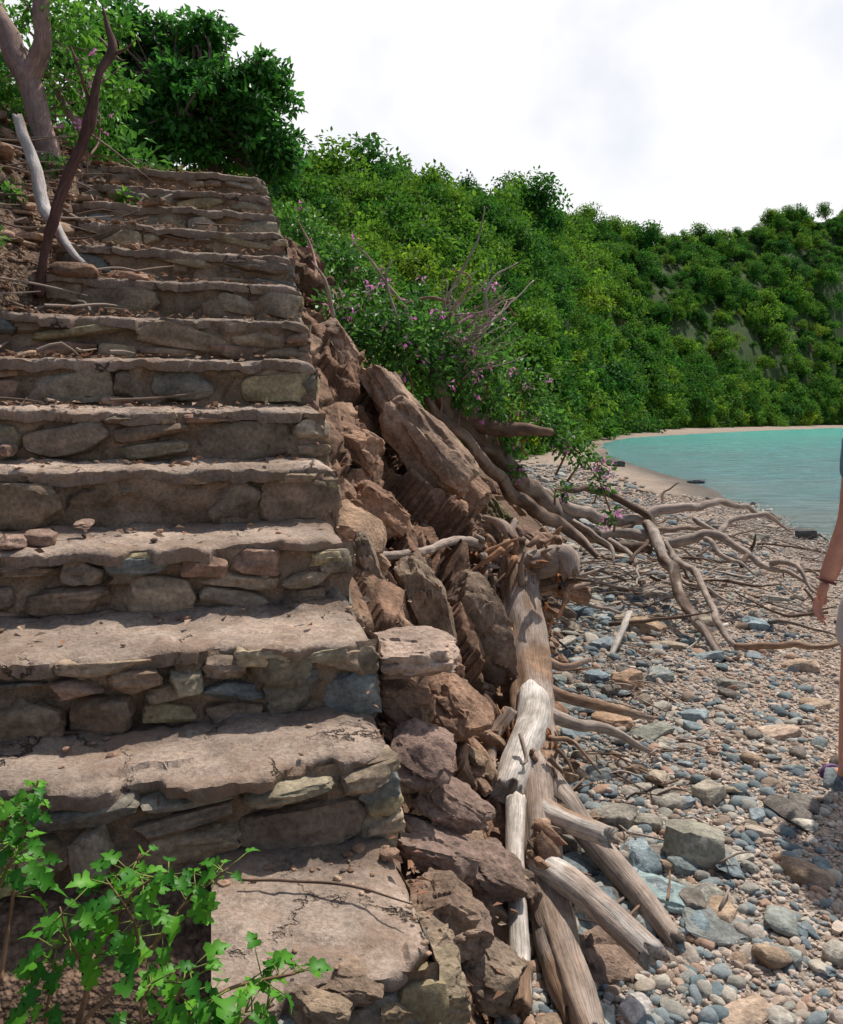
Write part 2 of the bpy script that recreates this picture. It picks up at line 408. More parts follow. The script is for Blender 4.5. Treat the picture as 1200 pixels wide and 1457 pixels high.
nd = np.array([V2[0] * .55, V2[1] * .55 - .25, .75])
P = P + (disp * env)[..., None] * nd
P[..., 2] -= .06 * smooth((Tg - .9) / .15) + .02 + .17 * np.exp(-np.clip(Wg, 0, 9) / .22) * np.clip(S_, 0, .9) * (Sg < 4.8)
c1_, c2_, c3_ = np.array([.19, .105, .066]), np.array([.36, .235, .158]), np.array([.28, .155, .098])
k1 = i1[..., None]; Cb = c1_ * (1 - k1) + c2_ * k1
k2 = (i2[..., None] > .55) * .55; Cb = Cb * (1 - k2) + c3_ * k2
so_ = smooth((fbm(P * 2.6, 88, 4) - .47) / .1)[..., None] * .7; Cb = Cb * (1 - so_) + np.array([.215, .13, .085]) * so_
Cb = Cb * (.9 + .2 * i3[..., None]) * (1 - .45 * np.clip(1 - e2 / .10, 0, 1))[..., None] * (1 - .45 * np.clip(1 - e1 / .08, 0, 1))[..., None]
gmix = smooth((Yb - 6.3) / 1.5)[..., None] * .6; Cb = Cb * (1 - gmix) + np.array([.07, .09, .03]) * gmix
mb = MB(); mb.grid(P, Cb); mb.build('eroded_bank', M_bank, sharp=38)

# hill
qs = np.linspace(-1.25, 1.3, 190); tt = np.linspace(-.06, 1.6, 110)
Qg, Tg = np.meshgrid(qs, tt); yb, yr = hy(Qg); Yh = yb + (yr - yb) * Tg; Xh = Qg * Yh
Zh = hill(Xh, Yh) - np.where(Tg < 0, 1.5, 0) - .3
mb = MB(); mb.grid(np.stack([Xh, Yh, Zh], -1), np.broadcast_to(np.array([.035, .06, .012]), Xh.shape + (3,))); mb.build('hill', M_rock)

# sea
def m_sea():
    m, nt, p, o = newmat('sea_water')
    g = N(nt, 'ShaderNodeNewGeometry').outputs['Position']
    sp = N(nt, 'ShaderNodeSeparateXYZ'); nt.links.new(g, sp.inputs[0])
    nb = noise_n(nt, g, .12, 3, .5)
    cr = N(nt, 'ShaderNodeValToRGB'); e = cr.color_ramp.elements
    e[0].position = .03; e[0].color = (.14, .20, .20, 1); e[1].position = .9; e[1].color = (.03, .38, .31, 1)
    x = e.new(.2); x.color = (.08, .21, .225, 1); x = e.new(.5); x.color = (.045, .29, .27, 1)
    f = mul(nt, maprange(nt, sp.outputs[1], 8, 110, 0, 1), maprange(nt, nb.outputs[0], .3, .7, -.12, .12), 'ADD')
    nt.links.new(f, cr.inputs[0])
    mp = N(nt, 'ShaderNodeMapping'); mp.inputs['Scale'].default_value = (.7, 2.2, 1); mp.inputs['Rotation'].default_value = (0, 0, .25); nt.links.new(g, mp.inputs[0])
    n1 = noise_n(nt, mp.outputs[0], 1.6, 5, .65); n2 = noise_n(nt, mp.outputs[0], .4, 3, .5)
    c = vscale(nt, cr.outputs[0], maprange(nt, n1.outputs[0], .35, .65, .72, 1.3))  # light and dark of the ripples painted into the water colour
    nt.links.new(c, p.inputs['Base Color']); p.inputs['Roughness'].default_value = .2; p.inputs['IOR'].default_value = 1.33
    h = mul(nt, n1.outputs[0], mul(nt, n2.outputs[0], 1.5), 'ADD'); bump(nt, p, h, 1.0, .32); return m
M_sea = m_sea()
yy = axis(-60, 8, 60, 900, .25, 1.08); u = np.concatenate([np.linspace(-1.5, 14, 90), np.geomspace(15, 700, 60)])
Yw, Uw = np.meshgrid(yy, u, indexing='ij'); Xw = shore(Yw) + Uw
Zw = -.3 + (fb2(Xw, Yw, .9, 50) * .10 + fb2(Xw, Yw * 1.8, 2.2, 53, 2) * .05) * np.clip(Uw / 3, 0, 1)
mb = MB(); mb.grid(np.stack([Xw, Yw, Zw], -1), np.array([.1, .2, .2])); mb.build('sea', M_sea)

# ------------------------------------------------------------------ instancing
def instancer(name, parent, pts, sizes, nrm, proto):
    n = len(pts); nrm = unit(nrm); r = unit(rng.normal(size=(n, 3))); a = unit(np.cross(nrm, r)); b = np.cross(nrm, a)
    h = (sizes * .5)[:, None]
    V = np.stack([pts - a*h - b*h, pts + a*h - b*h, pts + a*h + b*h, pts - a*h + b*h], 1).reshape(-1, 3)
    me = bpy.data.meshes.new(name); me.from_pydata(V.tolist(), [], [(4*i, 4*i+1, 4*i+2, 4*i+3) for i in range(n)])
    ob = bpy.data.objects.new(name, me); scene.collection.objects.link(ob); ob.parent = parent
    ob.instance_type = 'FACES'; ob.use_instance_faces_scale = True; ob.show_instancer_for_render = False
    proto.parent = ob; return ob
def scatter(name, pts, sizes, nrm, protos, wts=None):
    e = empty(name); k = rng.choice(len(protos), len(pts), p=wts)
    for i, p in enumerate(protos):
        m = k == i
        if m.any(): instancer('patch_%d' % i, e, pts[m], sizes[m], nrm[m], p)
    return e
def crown_proto(i, tall):
    mb = MB(); c1 = np.array([.045, .125, .018]); c2 = np.array([.12, .27, .035])
    H = 1.9 if tall else 1.0; Wr = .55 if tall else .8
    tube(mb, [(0, 0, -.5), (.03, 0, 0), (0, .02, .6 * H)], [.05, .04, .02], (.22, .18, .15), seg=5, step=.3)
    for k in range(24):
        a = R.uniform(0, 6.28); rr = R.random() ** .5 * Wr; zz = (.1 + .85 * (1 - (rr / Wr) ** 2 * .8) * R.uniform(.35, 1.1)) * H
        q = (math.cos(a) * rr, math.sin(a) * rr, zz); tube(mb, [(0, 0, .2 * H), (q[0] * .5, q[1] * .5, zz * .7), q], [.025, .015, .008], (.2, .16, .13), seg=4, step=.5)
        clump(mb, q, R.uniform(.13, .36), 75, .11, c1 * R.uniform(.6, 1.2), c2 * R.uniform(.6, 1.25), flat=.75, shell=.2)
    return mb.build('crown_%d' % i, M_leafh, smooth=False)
protos = [crown_proto(i, i in (2, 5)) for i in range(7)]
n1 = 7000; y1 = np.sqrt(rng.uniform(80**2, 300**2, n1)); q1 = rng.uniform(-.45, .75, n1)
n2 = 4200; y2 = np.exp(rng.uniform(math.log(13), math.log(120), n2)); q2 = rng.uniform(-.5, .3, n2)
n3 = 900; q3 = rng.uniform(.10, .75, n3); yb3, _ = hy(q3); y3 = yb3 + rng.uniform(-2, 8, n3)
yA = np.concatenate([y1, y2, y3]); qA = np.concatenate([q1, q2, q3])
ybA, yrA = hy(qA); ok = (yA > ybA - 3) & (yA < yrA * 1.12); yA, qA = yA[ok], qA[ok]; xA = qA * yA
sA, wA = sw(xA, yA); ok = ((wA < foot(sA) * .9) | (yA > hy(qA)[0] - 2)) & (xA < shore(yA) - 1.5)
xA, yA = xA[ok], yA[ok]
szA = np.clip(rng.lognormal(.78, .42, len(xA)), 1.0, 5.4) * np.clip(yA / 75, .3, 1)
ztA = np.where(yA > hy(xA / yA)[0], hill(xA, yA), ground(xA, yA))
zA = np.maximum(ground(xA, yA), ztA) - .1 * szA
nr = unit(np.stack([rng.normal(0, .16, len(xA)), rng.normal(0, .16, len(xA)), np.ones(len(xA))], -1))
scatter('hillside_forest', np.stack([xA, yA, zA], -1), szA, nr, protos, [.18, .18, .12, .16, .16, .08, .12])

# ------------------------------------------------------------------ staircase
dl = [1.32, 1.75, 2.04, 2.40, 2.78, 3.10, 3.40, 3.67, 3.95, 4.28, 4.68, 5.06, 5.40, 5.72]
pxr = [635, 568, 537, 500, 480, 465, 451, 441, 430, 419, 407, 394, 386, 379]
ns = len(dl)
Rn = []
for i in range(ns):
    z = .54 + .2 * i; Dc = dl[i] * cP + (CAMZ - z) * sP
    Rn.append(np.array([(pxr[i] - 600) / 1150 * Dc, dl[i], z]))
u3 = np.array([U2[0], U2[1], 0]); a3 = -np.array([V2[0], V2[1], 0]); z3 = np.array([0, 0, 1.])
Wst = [.40, 2.0, 2.0, 1.95, 1.9, 1.7, 1.42, 1.36, 1.22, 1.22, 1.25, 1.25, 1.25, 1.25]
stair = empty('stone_staircase')
mt, mr, mc = MB(), MB(), MB()
TC = np.array([.40, .305, .24])
pal = [(.23, .16, .11), (.27, .20, .135), (.20, .15, .11), (.245, .205, .14), (.30, .22, .15), (.19, .165, .13), (.30, .24, .14), (.25, .16, .115), (.17, .175, .16), (.24, .185, .13), (.27, .17, .12), (.28, .225, .165), (.32, .25, .165)]
def jit(P, amp, f, seed):
    return np.stack([fbm(P * f + 13, seed, 3), fbm(P * f + 57, seed + 3, 3), fbm(P * f + 91, seed + 5, 3)], -1) * 2 * amp - amp
for i in range(ns):
    O = Rn[i]; W = Wst[i]
    t = (dl[i+1] - dl[i]) / .968 if i < ns - 1 else 1.1
    b1 = t + .10
    na = int(W / .010); a = np.linspace(0, W, na); nb = int(b1 / .012) + 4
    A3 = np.stack([a * 5 + i * 9, a * 0, a * 0], -1)
    fv, fi, fe = facet(np.stack([a * 7 + i * 7.7, a * 0 + .5, a * 0 + .5], -1), 60 + i)
    edge = .05 * (fbm(A3, 70, 4) - .5) * 2 + .012 * fv + .02 * (fbm(A3 * 5, 72, 3) - .5)
    chip = smooth((vn(A3 * 1.7, 171) - .64) / .1) * .035 * (1 if i < 8 else .6)
    fr = .0 + edge * (.6 if i < 5 else .35) + chip + (.10 if i < 4 else .03) * np.exp(-(a / .07) ** 1)
    thick = .018 + .035 * fbm(np.stack([a * 6 + i, a * 0, a * 0], -1), 55, 4) + .006 * fv
    rows = []; cols = []
    for k in range(nb):
        tb = 1 - k / (nb - 1)
        b = fr + (b1 - fr) * tb
        P = O + a[:, None] * a3 + b[:, None] * u3
        pv = facet(P * np.array([5, 5, 5.]), 83)
        zz = .016 * (fbm(P * 5, 80 + i, 4) - .5) * 2 + .016 * (fbm(P * 26, 90, 3) - .5) + .010 * pv[0] - .006 * np.exp(-(b - fr) / .008) - .016 * np.exp(-(b - fr) / .05) * fbm(A3 * 2, 5, 2)
        zz = zz + .025 * smooth((b - t + .08) / .07) * fbm(P * 12, 6, 3)
        rt = .03 * np.exp(-a / .02)
        P = P + (zz - rt)[:, None] * z3; rows.append(P)
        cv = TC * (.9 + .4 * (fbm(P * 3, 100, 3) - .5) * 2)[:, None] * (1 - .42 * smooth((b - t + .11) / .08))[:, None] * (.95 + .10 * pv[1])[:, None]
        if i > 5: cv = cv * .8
        cols.append(cv)
    base = rows[-1]
    for kk, (db, dz) in enumerate([(-.001, .2), (.001, .6), (.004, 1.0), (.03, 1.05), (.09, 1.1)]):
        P = base + (db * 1.0) * u3 - (thick * dz)[:, None] * z3
        P = P + ((fbm(P * 40, 3, 3) - .5) * .022)[:, None] * u3
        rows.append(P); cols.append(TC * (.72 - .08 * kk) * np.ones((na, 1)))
    G = np.array(rows); Cc = np.array(cols)
    cap = G[:, :1].copy(); cap[..., 2] -= .055
    cap2 = cap.copy(); cap2[..., 2] -= .03; cap2 += .05 * a3
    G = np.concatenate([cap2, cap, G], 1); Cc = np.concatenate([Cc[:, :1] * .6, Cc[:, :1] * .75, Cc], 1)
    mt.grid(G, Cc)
    hz = .2 if i > 0 else .6
    dn = hz + .12
    zz = np.linspace(-.02, -dn, int(dn / .014)); aa = np.linspace(.0, W, int(W / .014)); Zg, Ag = np.meshgrid(zz, aa, indexing='ij')
    P = O + Ag[..., None] * a3 + Zg[..., None] * z3 + .036 * u3
    mfv = facet(P * np.array([9, 9, 14.]), 222)
    P = P + jit(P, .030, 9, 200) * np.array([1, 1, .3]) + (mfv[0] * .024)[..., None] * u3
    mc.grid(P, np.array([.24, .168, .115]) * (.8 + .45 * mfv[1])[..., None])
    bb = np.linspace(.036, t + .3, int((t + .3) / .018)); dn2 = .9; zz = np.linspace(-.02, -dn2, int(dn2 / .02)); Zg, Bg = np.meshgrid(zz, bb, indexing='ij')
    P = O + 0.0 * a3 + Zg[..., None] * z3 + Bg[..., None] * u3
    P = P + jit(P, .03, 9, 200) * np.array([1, 1, .3])
    mc.grid(P, np.array([.23, .155, .105]))
    if i in (1, 2, 3): bands = [(.035, .10), (.09, .215)]
    elif i == 0: bands = [(.045, .12), (.12, .25), (.25, .40), (.40, .56)]
    elif i in (4, 6): bands = [(.04, .20)]
    else: bands = [(.04, R.uniform(.10, .13)), (.12, .205)] if R.random() < .5 else [(.04, .20)]
    for (h0, h1) in bands:
        x = -.015
        while x < W:
            hh = h1 - h0
            wd = R.uniform(.7, 2.4) * hh if hh > .09 else R.uniform(1.0, 4) * hh
            if i > 6: wd *= 1.3
            e = R.uniform(-.010, .018)
            top = h0 + (R.uniform(-.012, .025)); bot = h1 + R.uniform(-.03, .02)
            sub2 = 1 if (hh > .09 and R.random() < .33 and i < 9) else 0
            mdl = top + (bot - top) * R.uniform(.35, .6)
            parts = [(top, bot)] if not sub2 else [(top, mdl), (mdl, bot)]
            if R.random() < .08: x += wd * .5; continue
            for (tp, bt) in parts:
                c = O + a3 * (x + wd / 2) + u3 * (.052 + e) - z3 * ((tp + bt) / 2)
                rz = math.atan2(a3[1], a3[0])
                cl = np.array(R.choice(pal)) * R.uniform(.85, 1.2)
                rock(mr, c, (wd * 1.04, .12, (bt - tp) * 1.06), rotm(R.uniform(-.08, .08), R.uniform(-.2, .2), rz + R.uniform(-.12, .12)), cl, boxy=.66, cuts=11, sub=4 if i < 5 else 3, rough=.11, fac=.08 if i < 6 else .06, deep=(.66, .9))
            x += wd + R.uniform(-.01, .015)
    if 1 <= i <= 5:
        x = R.uniform(0, .12)
        while x < W:
            wd = R.uniform(.10, .24)
            if R.random() < .35:
                c = O + a3 * (x + wd / 2) + u3 * (.062 + R.uniform(-.012, .012)) - z3 * R.uniform(.034, .044)
                rock(mr, c, (wd, .13, R.uniform(.035, .05)), rotm(R.uniform(-.05, .05), R.uniform(-.05, .05), math.atan2(a3[1], a3[0]) + R.uniform(-.1, .1)), np.array(R.choice(pal)) * R.uniform(.9, 1.25), boxy=.7, cuts=9, sub=4, rough=.08, fac=.06)
            x += wd
    for (h0, h1) in [(.04, .13), (.13, .25), (.25, .38), (.38, .52), (.52, .68)]:
        x = .01
        while x < t + .05:
            wd = R.uniform(.09, .22)
            c = O + u3 * (x + wd / 2) + a3 * .040 - z3 * ((h0 + h1) / 2 + R.uniform(-.01, .01))
            rock(mr, c, (wd * .98, .11, (h1 - h0) * 1.0), rotm(0, R.uniform(-.1, .1), math.atan2(U2[1], U2[0])), np.array(R.choice(pal)) * R.uniform(.8, 1.15), boxy=.7, cuts=8, sub=3, rough=.09, fac=.06)
            x += wd + .01
mt.build('treads', M_tread, stair, sharp=45); mr.build('riser_stones', M_stone, stair, sharp=35); mc.build('mortar', M_mortar, stair, sharp=40)

# ------------------------------------------------------------------ bank rocks
mbk = MB()
bp = [(.27, .16, .105), (.31, .205, .135), (.22, .135, .09), (.34, .235, .16), (.20, .145, .11), (.28, .175, .12)]
for k in range(620):
    s = R.uniform(.1, 1) ** 1.2 * 9; t = R.uniform(.02, 1.06); w = .03 + t * foot(s)
    x, y = B0 + U2 * s + V2 * w
    g = float(ground(x, y)) + .2; sc = min(.22, R.lognormvariate(-3.1, .62)) * (1 + .06 * s)
    g -= .14 * math.exp(-w / .22)
    rock(mbk, (x, y, g + sc * .05), (sc * R.uniform(1.1, 1.9), sc * R.uniform(.7, 1.0), sc * R.uniform(.5, .85)),
         rotm(R.uniform(-.5, .5), math.radians(R.uniform(5, 50)), R.uniform(-.9, .5)), np.array(R.choice(bp)) * R.uniform(.8, 1.25), boxy=.6, cuts=11, sub=3, rough=.14, fac=.12, deep=(.6, .88))
for (px, py, d, dx, dy, dz, rx, ry, rz, c) in [
    (610, 640, 4.25, .60, .3, .28, .1, .80, -.3, (.34, .23, .16)), (560, 570, 4.5, .46, .3, .22, 0, .9, -.2, (.35, .24, .17)),
    (655, 705, 4.6, .45, .28, .24, .2, .75, -.2, (.29, .18, .12)), (540, 735, 3.35, .28, .24, .2, .1, .6, .2, (.31, .18, .115)), (505, 640, 3.7, .24, .24, .2, .1, .5, .2, (.33, .20, .13)),
    (528, 835, 2.75, .11, .14, .38, .1, -.32, .1, (.24, .175, .125)), (675, 900, 3.4, .30, .30, .52, .15, -.38, .3, (.20, .14, .10)),
    (606, 860, 3.1, .17, .2, .40, .1, -.28, -.1, (.23, .165, .115)), (590, 925, 2.2, .25, .26, .12, .02, .02, .24, (.37, .27, .21)),
    (575, 1005, 2.2, .17, .2, .15, .1, .1, .2, (.27, .165, .11)), (640, 1015, 2.55, .26, .22, .18, .3, .7, .1, (.27, .165, .11)),
    (590, 1080, 2.0, .19, .2, .16, .2, .5, .1, (.26, .175, .14)), (640, 1150, 2.05, .26, .18, .12, .1, .6, .2, (.28, .19, .15)),
    (615, 1215, 1.9, .24, .2, .14, .1, .35, .2, (.25, .175, .14)), (690, 1240, 2.1, .22, .2, .13, .3, .6, .1, (.23, .16, .125)),
    (620, 1290, 1.72, .16, .16, .13, .2, .4, .2, (.26, .18, .13)), (660, 1320, 1.85, .18, .18, .12, .1, .3, .2, (.24, .17, .13)), (615, 1340, 1.62, .12, .14, .10, .1, .1, .2, (.28, .21, .15)),
    (760, 785, 5.4, .4, .3, .25, .1, .8, 0, (.24, .15, .11)), (810, 835, 5.0, .35, .3, .16, .1, .3, .2, (.30, .19, .13)),
    (475, 490, 4.4, .3, .3, .2, .1, 1.0, 0, (.26, .17, .12)), (620, 1400, 1.52, .16, .18, .12, .1, .1, .2, (.28, .22, .15)), (560, 1440, 1.36, .13, .13, .1, 0, .1, .2, (.30, .22, .14)), (500, 1400, 1.32, .12, .1, .05, 0, .1, .1, (.24, .17, .12)), (460, 1440, 1.28, .13, .1, .08, 0, .1, .1, (.26, .19, .13)),
    (840, 1385, 2.06, .24, .22, .18, .2, .1, .3, (.28, .195, .145)), (700, 1385, 1.85, .18, .18, .12, .1, .2, .4, (.24, .18, .13))]:
    rock(mbk, at(px, py, d), (dx, dy, dz), rotm(rx, ry, rz), c, boxy=.66, cuts=12, sub=5, rough=.16, fac=.13, deep=(.62, .88))
mbk.build('rocky_outcrop', M_rock, sharp=32)

# boulders on beach
mbb = MB()
for (px, py, sx, sy, sz, c) in [(990, 1215, .24, .2, .15, (.31, .29, .23)), (880, 1165, .15, .12, .09, (.31, .28, .23)), (950, 1270, .26, .2, .05, (.25, .32, .31)), (1010, 1130, .12, .1, .09, (.38, .33, .26)),
    (1110, 1040, .2, .13, .06, (.48, .36, .27)), (1140, 945, .22, .14, .08, (.44, .32, .23)), (895, 970, .2, .15, .12, (.42, .28, .19)), (870, 1025, .2, .14, .07, (.40, .26, .17)),
    (1075, 885, .2, .2, .10, (.25, .31, .33)), (830, 870, .2, .16, .1, (.21, .27, .30)), (920, 890, .26, .2, .12, (.38, .27, .18)), (970, 1140, .1, .07, .05, (.29, .33, .34)),
    (1020, 1320, .2, .16, .04, (.25, .26, .24)), (690, 975, .12, .09, .06, (.11, .17, .19)), (965, 1055, .2, .08, .04, (.31, .27, .22)), (1000, 880, .2, .16, .08, (.33, .28, .22)), (905, 1210, .13, .1, .06, (.27, .32, .33)),
    (905, 1440, .10, .08, .05, (.48, .44, .40)), (1060, 1440, .16, .1, .04, (.46, .34, .25)), (1110, 850, .2, .1, .08, (.33, .31, .26)), (860, 915, .18, .14, .1, (.26, .30, .32)), (1080, 760, .3, .2, .12, (.32, .29, .24)),
    (930, 1040, .22, .12, .05, (.30, .30, .25)), (985, 1015, .15, .12, .06, (.27, .32, .33)), (1040, 970, .18, .12, .06, (.32, .30, .25)), (850, 960, .14, .1, .07, (.2, .25, .27)), (1080, 1180, .10, .07, .04, (.44, .36, .29)), (940, 960, .15, .12, .07, (.26, .28, .26)), (1160, 1000, .18, .1, .05, (.45, .34, .25)), (850, 1100, .12, .09, .06, (.30, .32, .30)), (920, 1170, .12, .08, .06, (.34, .31, .25)),
    (1010, 930, .18, .12, .07, (.24, .28, .29)), (1090, 920, .14, .1, .06, (.36, .30, .23)), (970, 1230, .1, .08, .06, (.24, .27, .26)), (880, 1250, .14, .1, .06, (.25, .3, .31)), (1000, 1270, .12, .09, .04, (.33, .31, .26)),
    (875, 655, .7, .5, .3, (.09, .09, .085)), (990, 680, .5, .4, .14, (.11, .12, .12)), (940, 640, .6, .4, .2, (.10, .1, .1)), (1145, 757, .4, .3, .2, (.13, .13, .12))]:
    p = hit(px, py + 8); rock(mbb, p + np.array([0, 0, sz * .25]), (sx, sy, sz), rotm(R.uniform(-.15, .15), R.uniform(-.15, .15), R.uniform(-.6, .6)), c, boxy=.65, cuts=12, sub=4, rough=.08, fac=.06)
for k in range(420):
    y = math.exp(R.uniform(math.log(1.6), math.log(30)))
    s0, w0 = sw(0, y); x = (foot(s0) - w0) / .968 + abs(R.gauss(0, .5)) * (1 + y * .06) - .1
    sz = R.uniform(.03, .10) * (1 + y * .05)
    c = np.array(R.choice([(.23, .27, .28), (.17, .21, .22), (.34, .28, .21), (.36, .26, .18), (.28, .29, .26), (.41, .37, .31), (.19, .165, .14)])) * R.uniform(.8, 1.2)
    rock(mbb, (x, y, float(ground(x, y)) + sz * .15), (sz * R.uniform(1, 1.9), sz * R.uniform(.8, 1.2), sz * R.uniform(.3, .65)), rotm(R.uniform(-.3, .3), R.uniform(-.3, .3), R.uniform(0, 3)), c, boxy=.55, cuts=9, sub=3, rough=.08, fac=.05)
mbb.build('beach_rocks', M_rock, sharp=40)

def peb_proto(name, mat, dims, boxy, cuts, rough):
    mb = MB(); rock(mb, (0, 0, 0), dims, np.eye(3), (.3, .3, .3), boxy=boxy, cuts=cuts, sub=2, rough=rough); return mb.build(name, mat, smooth=True, sharp=50)
def beachpts(n, ylo, yhi, spread, bias):
    y = np.exp(rng.uniform(math.log(ylo), math.log(yhi), n)); s0, w0 = sw(0 * y, y); xf = (foot(s0) - w0) / .968 - .12
    x = xf + rng.random(n) ** bias * (np.minimum(shore(y) + .3, .62 * y + .5) - xf) * spread
    return x, y
def cap(sz, y): return np.minimum(sz, .035 + .012 * y)
x, y = beachpts(9500, 1.2, 26, .60, 1.9); sz = cap(rng.lognormal(-3.75, .45, len(x)) * (1 + y * .07), y)
g = ground(x, y)
nrm = np.stack([rng.normal(0, .25, len(x)), rng.normal(0, .25, len(x)), np.ones(len(x))], -1)
scatter('beach_pebbles', np.stack([x, y, g + sz * .12], -1), sz, nrm, [peb_proto('pebble_%d' % i, M_peb, d, .45, 8, .12) for i, d in enumerate([(1.2, .9, .6), (1.4, .8, .5), (1, .9, .75), (1.1, 1, .5), (1.5, 1., .45)])])
x, y = beachpts(62000, 1.25, 18, 1.15, .75); sz = cap(rng.lognormal(-4.6, .45, len(x)) * (1 + y * .085), y)
g = ground(x, y); nrm = np.stack([rng.normal(0, .4, len(x)), rng.normal(0, .4, len(x)), np.ones(len(x))], -1)
scatter('beach_gravel', np.stack([x, y, g + sz * .15], -1), sz, nrm, [peb_proto('gravel_%d' % i, M_grav, d, .4, 7, .15) for i, d in enumerate([(1.2, .9, .7), (1.4, .8, .6), (1, .9, .8), (1.1, 1, .6)])])

# rubble and litter on the left bank and steps
def stairtop(x, y):
    g = float(ground(x, y))
    s, w = sw(x, y)
    if -2.0 < w < 0:
        for i in range(ns - 1, -1, -1):
            si, wi = sw(Rn[i][0], Rn[i][1])
            if s > si and -w < Wst[i]: return max(g, Rn[i][2])
    return g
mrub = MB()
for k in range(950):
    s = R.uniform(1.3, 6.5); w = -edgeL(s) + R.gauss(.08, .15) - abs(R.gauss(0, .35))
    x, y = B0 + U2 * s + V2 * w; sz = min(.12, R.lognormvariate(-3.2, .5))
    rock(mrub, (x, y, stairtop(x, y) + sz * .15), (sz * R.uniform(1, 2), sz, sz * R.uniform(.3, .7)), rotm(R.uniform(-.4, .4), R.uniform(-.4, .4), R.uniform(0, 3)), np.array(R.choice(bp)) * R.uniform(.8, 1.4), boxy=.6, cuts=9, sub=3 if sz > .05 else 2, rough=.12)
for (px, py, d, sx, sz) in [(80, 570, 3.25, .17, .06), (170, 572, 3.2, .14, .04), (60, 765, 2.3, .09, .04), (20, 770, 2.25, .08, .04), (35, 490, 3.6, .12, .06), (120, 745, 2.45, .05, .02), (10, 640, 2.8, .06, .04)]:
    rock(mrub, at(px, py, d), (sx, .1, sz), rotm(.1, .1, .2), (.3, .2, .15), boxy=.6, cuts=10, sub=4, rough=.1, fac=.08)
for k in range(900):
    i = R.randrange(0, 13); a = R.uniform(.02, Wst[i]) if R.random() < .5 else Wst[i] - abs(R.gauss(0, .35)); t = (dl[i+1] - dl[i]); b = t - abs(R.gauss(0, .05)) if R.random() < .65 else R.uniform(.03, t)
    a = max(.02, a)
    p = Rn[i] + a3 * a + u3 * b; sz = min(.035, R.lognormvariate(-4.7, .5))
    rock(mrub, p + z3 * sz * .2, (sz * 1.4, sz, sz * .7), rotm(0, 0, R.uniform(0, 3)), np.array(R.choice(bp)) * R.uniform(.9, 1.5), boxy=.5, cuts=6, sub=2)
mrub.build('stone_rubble', M_rock, sharp=40)
ml = MB(); n = 11500
s = rng.uniform(.3, 7, n); pk = rng.random(n)
w = np.where(pk < .68, -edgeL(s) + rng.normal(-.06, .36, n), np.where(pk < .86, rng.uniform(-1.3, 0, n), rng.uniform(0, 1, n) * foot(s)))
s = np.where((pk >= .68) & (pk < .86), 5 - (5 - s) * np.sqrt(rng.random(n)) * .9, s)
xy = B0 + U2 * s[:, None] + V2 * w[:, None]
zt = np.array([stairtop(a, b) for a, b in xy]) + rng.uniform(.002, .022, n) + np.where(w > 0, .2, 0)
cs = np.array([(.24, .13, .08), (.32, .20, .13), (.14, .08, .05), (.38, .28, .20), (.30, .15, .09)])[rng.integers(0, 5, n)]
sz = rng.uniform(.012, .042, n)
leaves(ml, np.concatenate([xy, zt[:, None]], 1), np.concatenate([rng.normal(size=(n, 2)), rng.normal(0, .25, (n, 1))], 1), np.tile([0, 0, 1.], (n, 1)) + rng.normal(0, .4, (n, 3)), sz, sz * .5, cs)
for k in range(300):
    s = R.uniform(1.8, 6.5); w = -edgeL(s) - R.gauss(.10, .32); x, y = B0 + U2 * s + V2 * w; a = R.uniform(0, 3.14); L = R.uniform(.08, .4)
    p = np.array([x, y, stairtop(x, y) + .03]); q = p + np.array([math.cos(a) * L, math.sin(a) * L, R.uniform(-.05, .08)])
    tube(ml, [p, (p + q) / 2 + rng.normal(0, .02, 3), q], [.006, .005, .002], R.choice([(.20, .14, .10), (.32, .25, .2), (.12, .08, .06)]), seg=5, step=.05)
ml.build('leaf_litter', M_litter, smooth=False)

# ------------------------------------------------------------------ driftwood log
GREY = (.36, .285, .235); PALE = (.52, .46, .40); BRN = (.27, .17, .11); ORG = (.45, .20, .09); DK = (.13, .085, .06); WHT = (.66, .60, .54); GB = (.31, .225, .17)
mlg = MB()
A = at
tube(mlg, [A(735, 790, 4.1), A(742, 860, 3.85), A(752, 930, 3.6), A(756, 985, 3.35), A(762, 1050, 3.0), A(765, 1110, 2.7)], [.11, .098, .098, .098, .08, .06], GREY, seg=32, step=.012, bump=.24, ridge=.18, col2=BRN)
tube(mlg, [A(758, 990, 3.2), A(757, 1030, 2.98), A(738, 1080, 2.75), A(722, 1130, 2.55)], [.066, .064, .060, .052], WHT, seg=26, step=.012, bump=.12, ridge=.05, col2=PALE)
tube(mlg, [A(765, 1090, 2.75), A(768, 1170, 2.5), A(775, 1250, 2.3), A(800, 1340, 2.05), A(845, 1480, 1.72)], [.062, .06, .06, .05, .036], GB, seg=28, step=.012, bump=.25, ridge=.16, col2=GREY)
tube(mlg, [A(735, 1140, 2.5), A(733, 1220, 2.25), A(738, 1320, 2.0), A(743, 1425, 1.78)], [.034, .028, .027, .026], PALE, seg=20, step=.012, bump=.06, ridge=.08)
tube(mlg, [A(745, 1375, 1.88), A(742, 1440, 1.75)], [.026, .024], BRN, seg=14, step=.01, bump=.3, ridge=.3)
tube(mlg, [A(770, 1235, 2.3), A(810, 1255, 2.18), A(870, 1305, 2.0), A(930, 1362, 1.86)], [.05, .043, .038, .038], WHT, seg=22, step=.012, bump=.12, ridge=.06, col2=GREY)
tube(mlg, [A(780, 1110, 2.75), A(840, 1190, 2.55), A(900, 1260, 2.35), A(962, 1340, 2.1)], [.05, .045, .038, .028], GREY, seg=20, step=.015, bump=.15, ridge=.1)
tube(mlg, [A(755, 1140, 2.6), A(800, 1165, 2.45), A(868, 1192, 2.3)], [.04, .035, .03], PALE, seg=18, step=.012, bump=.15, ridge=.12, col2=BRN)
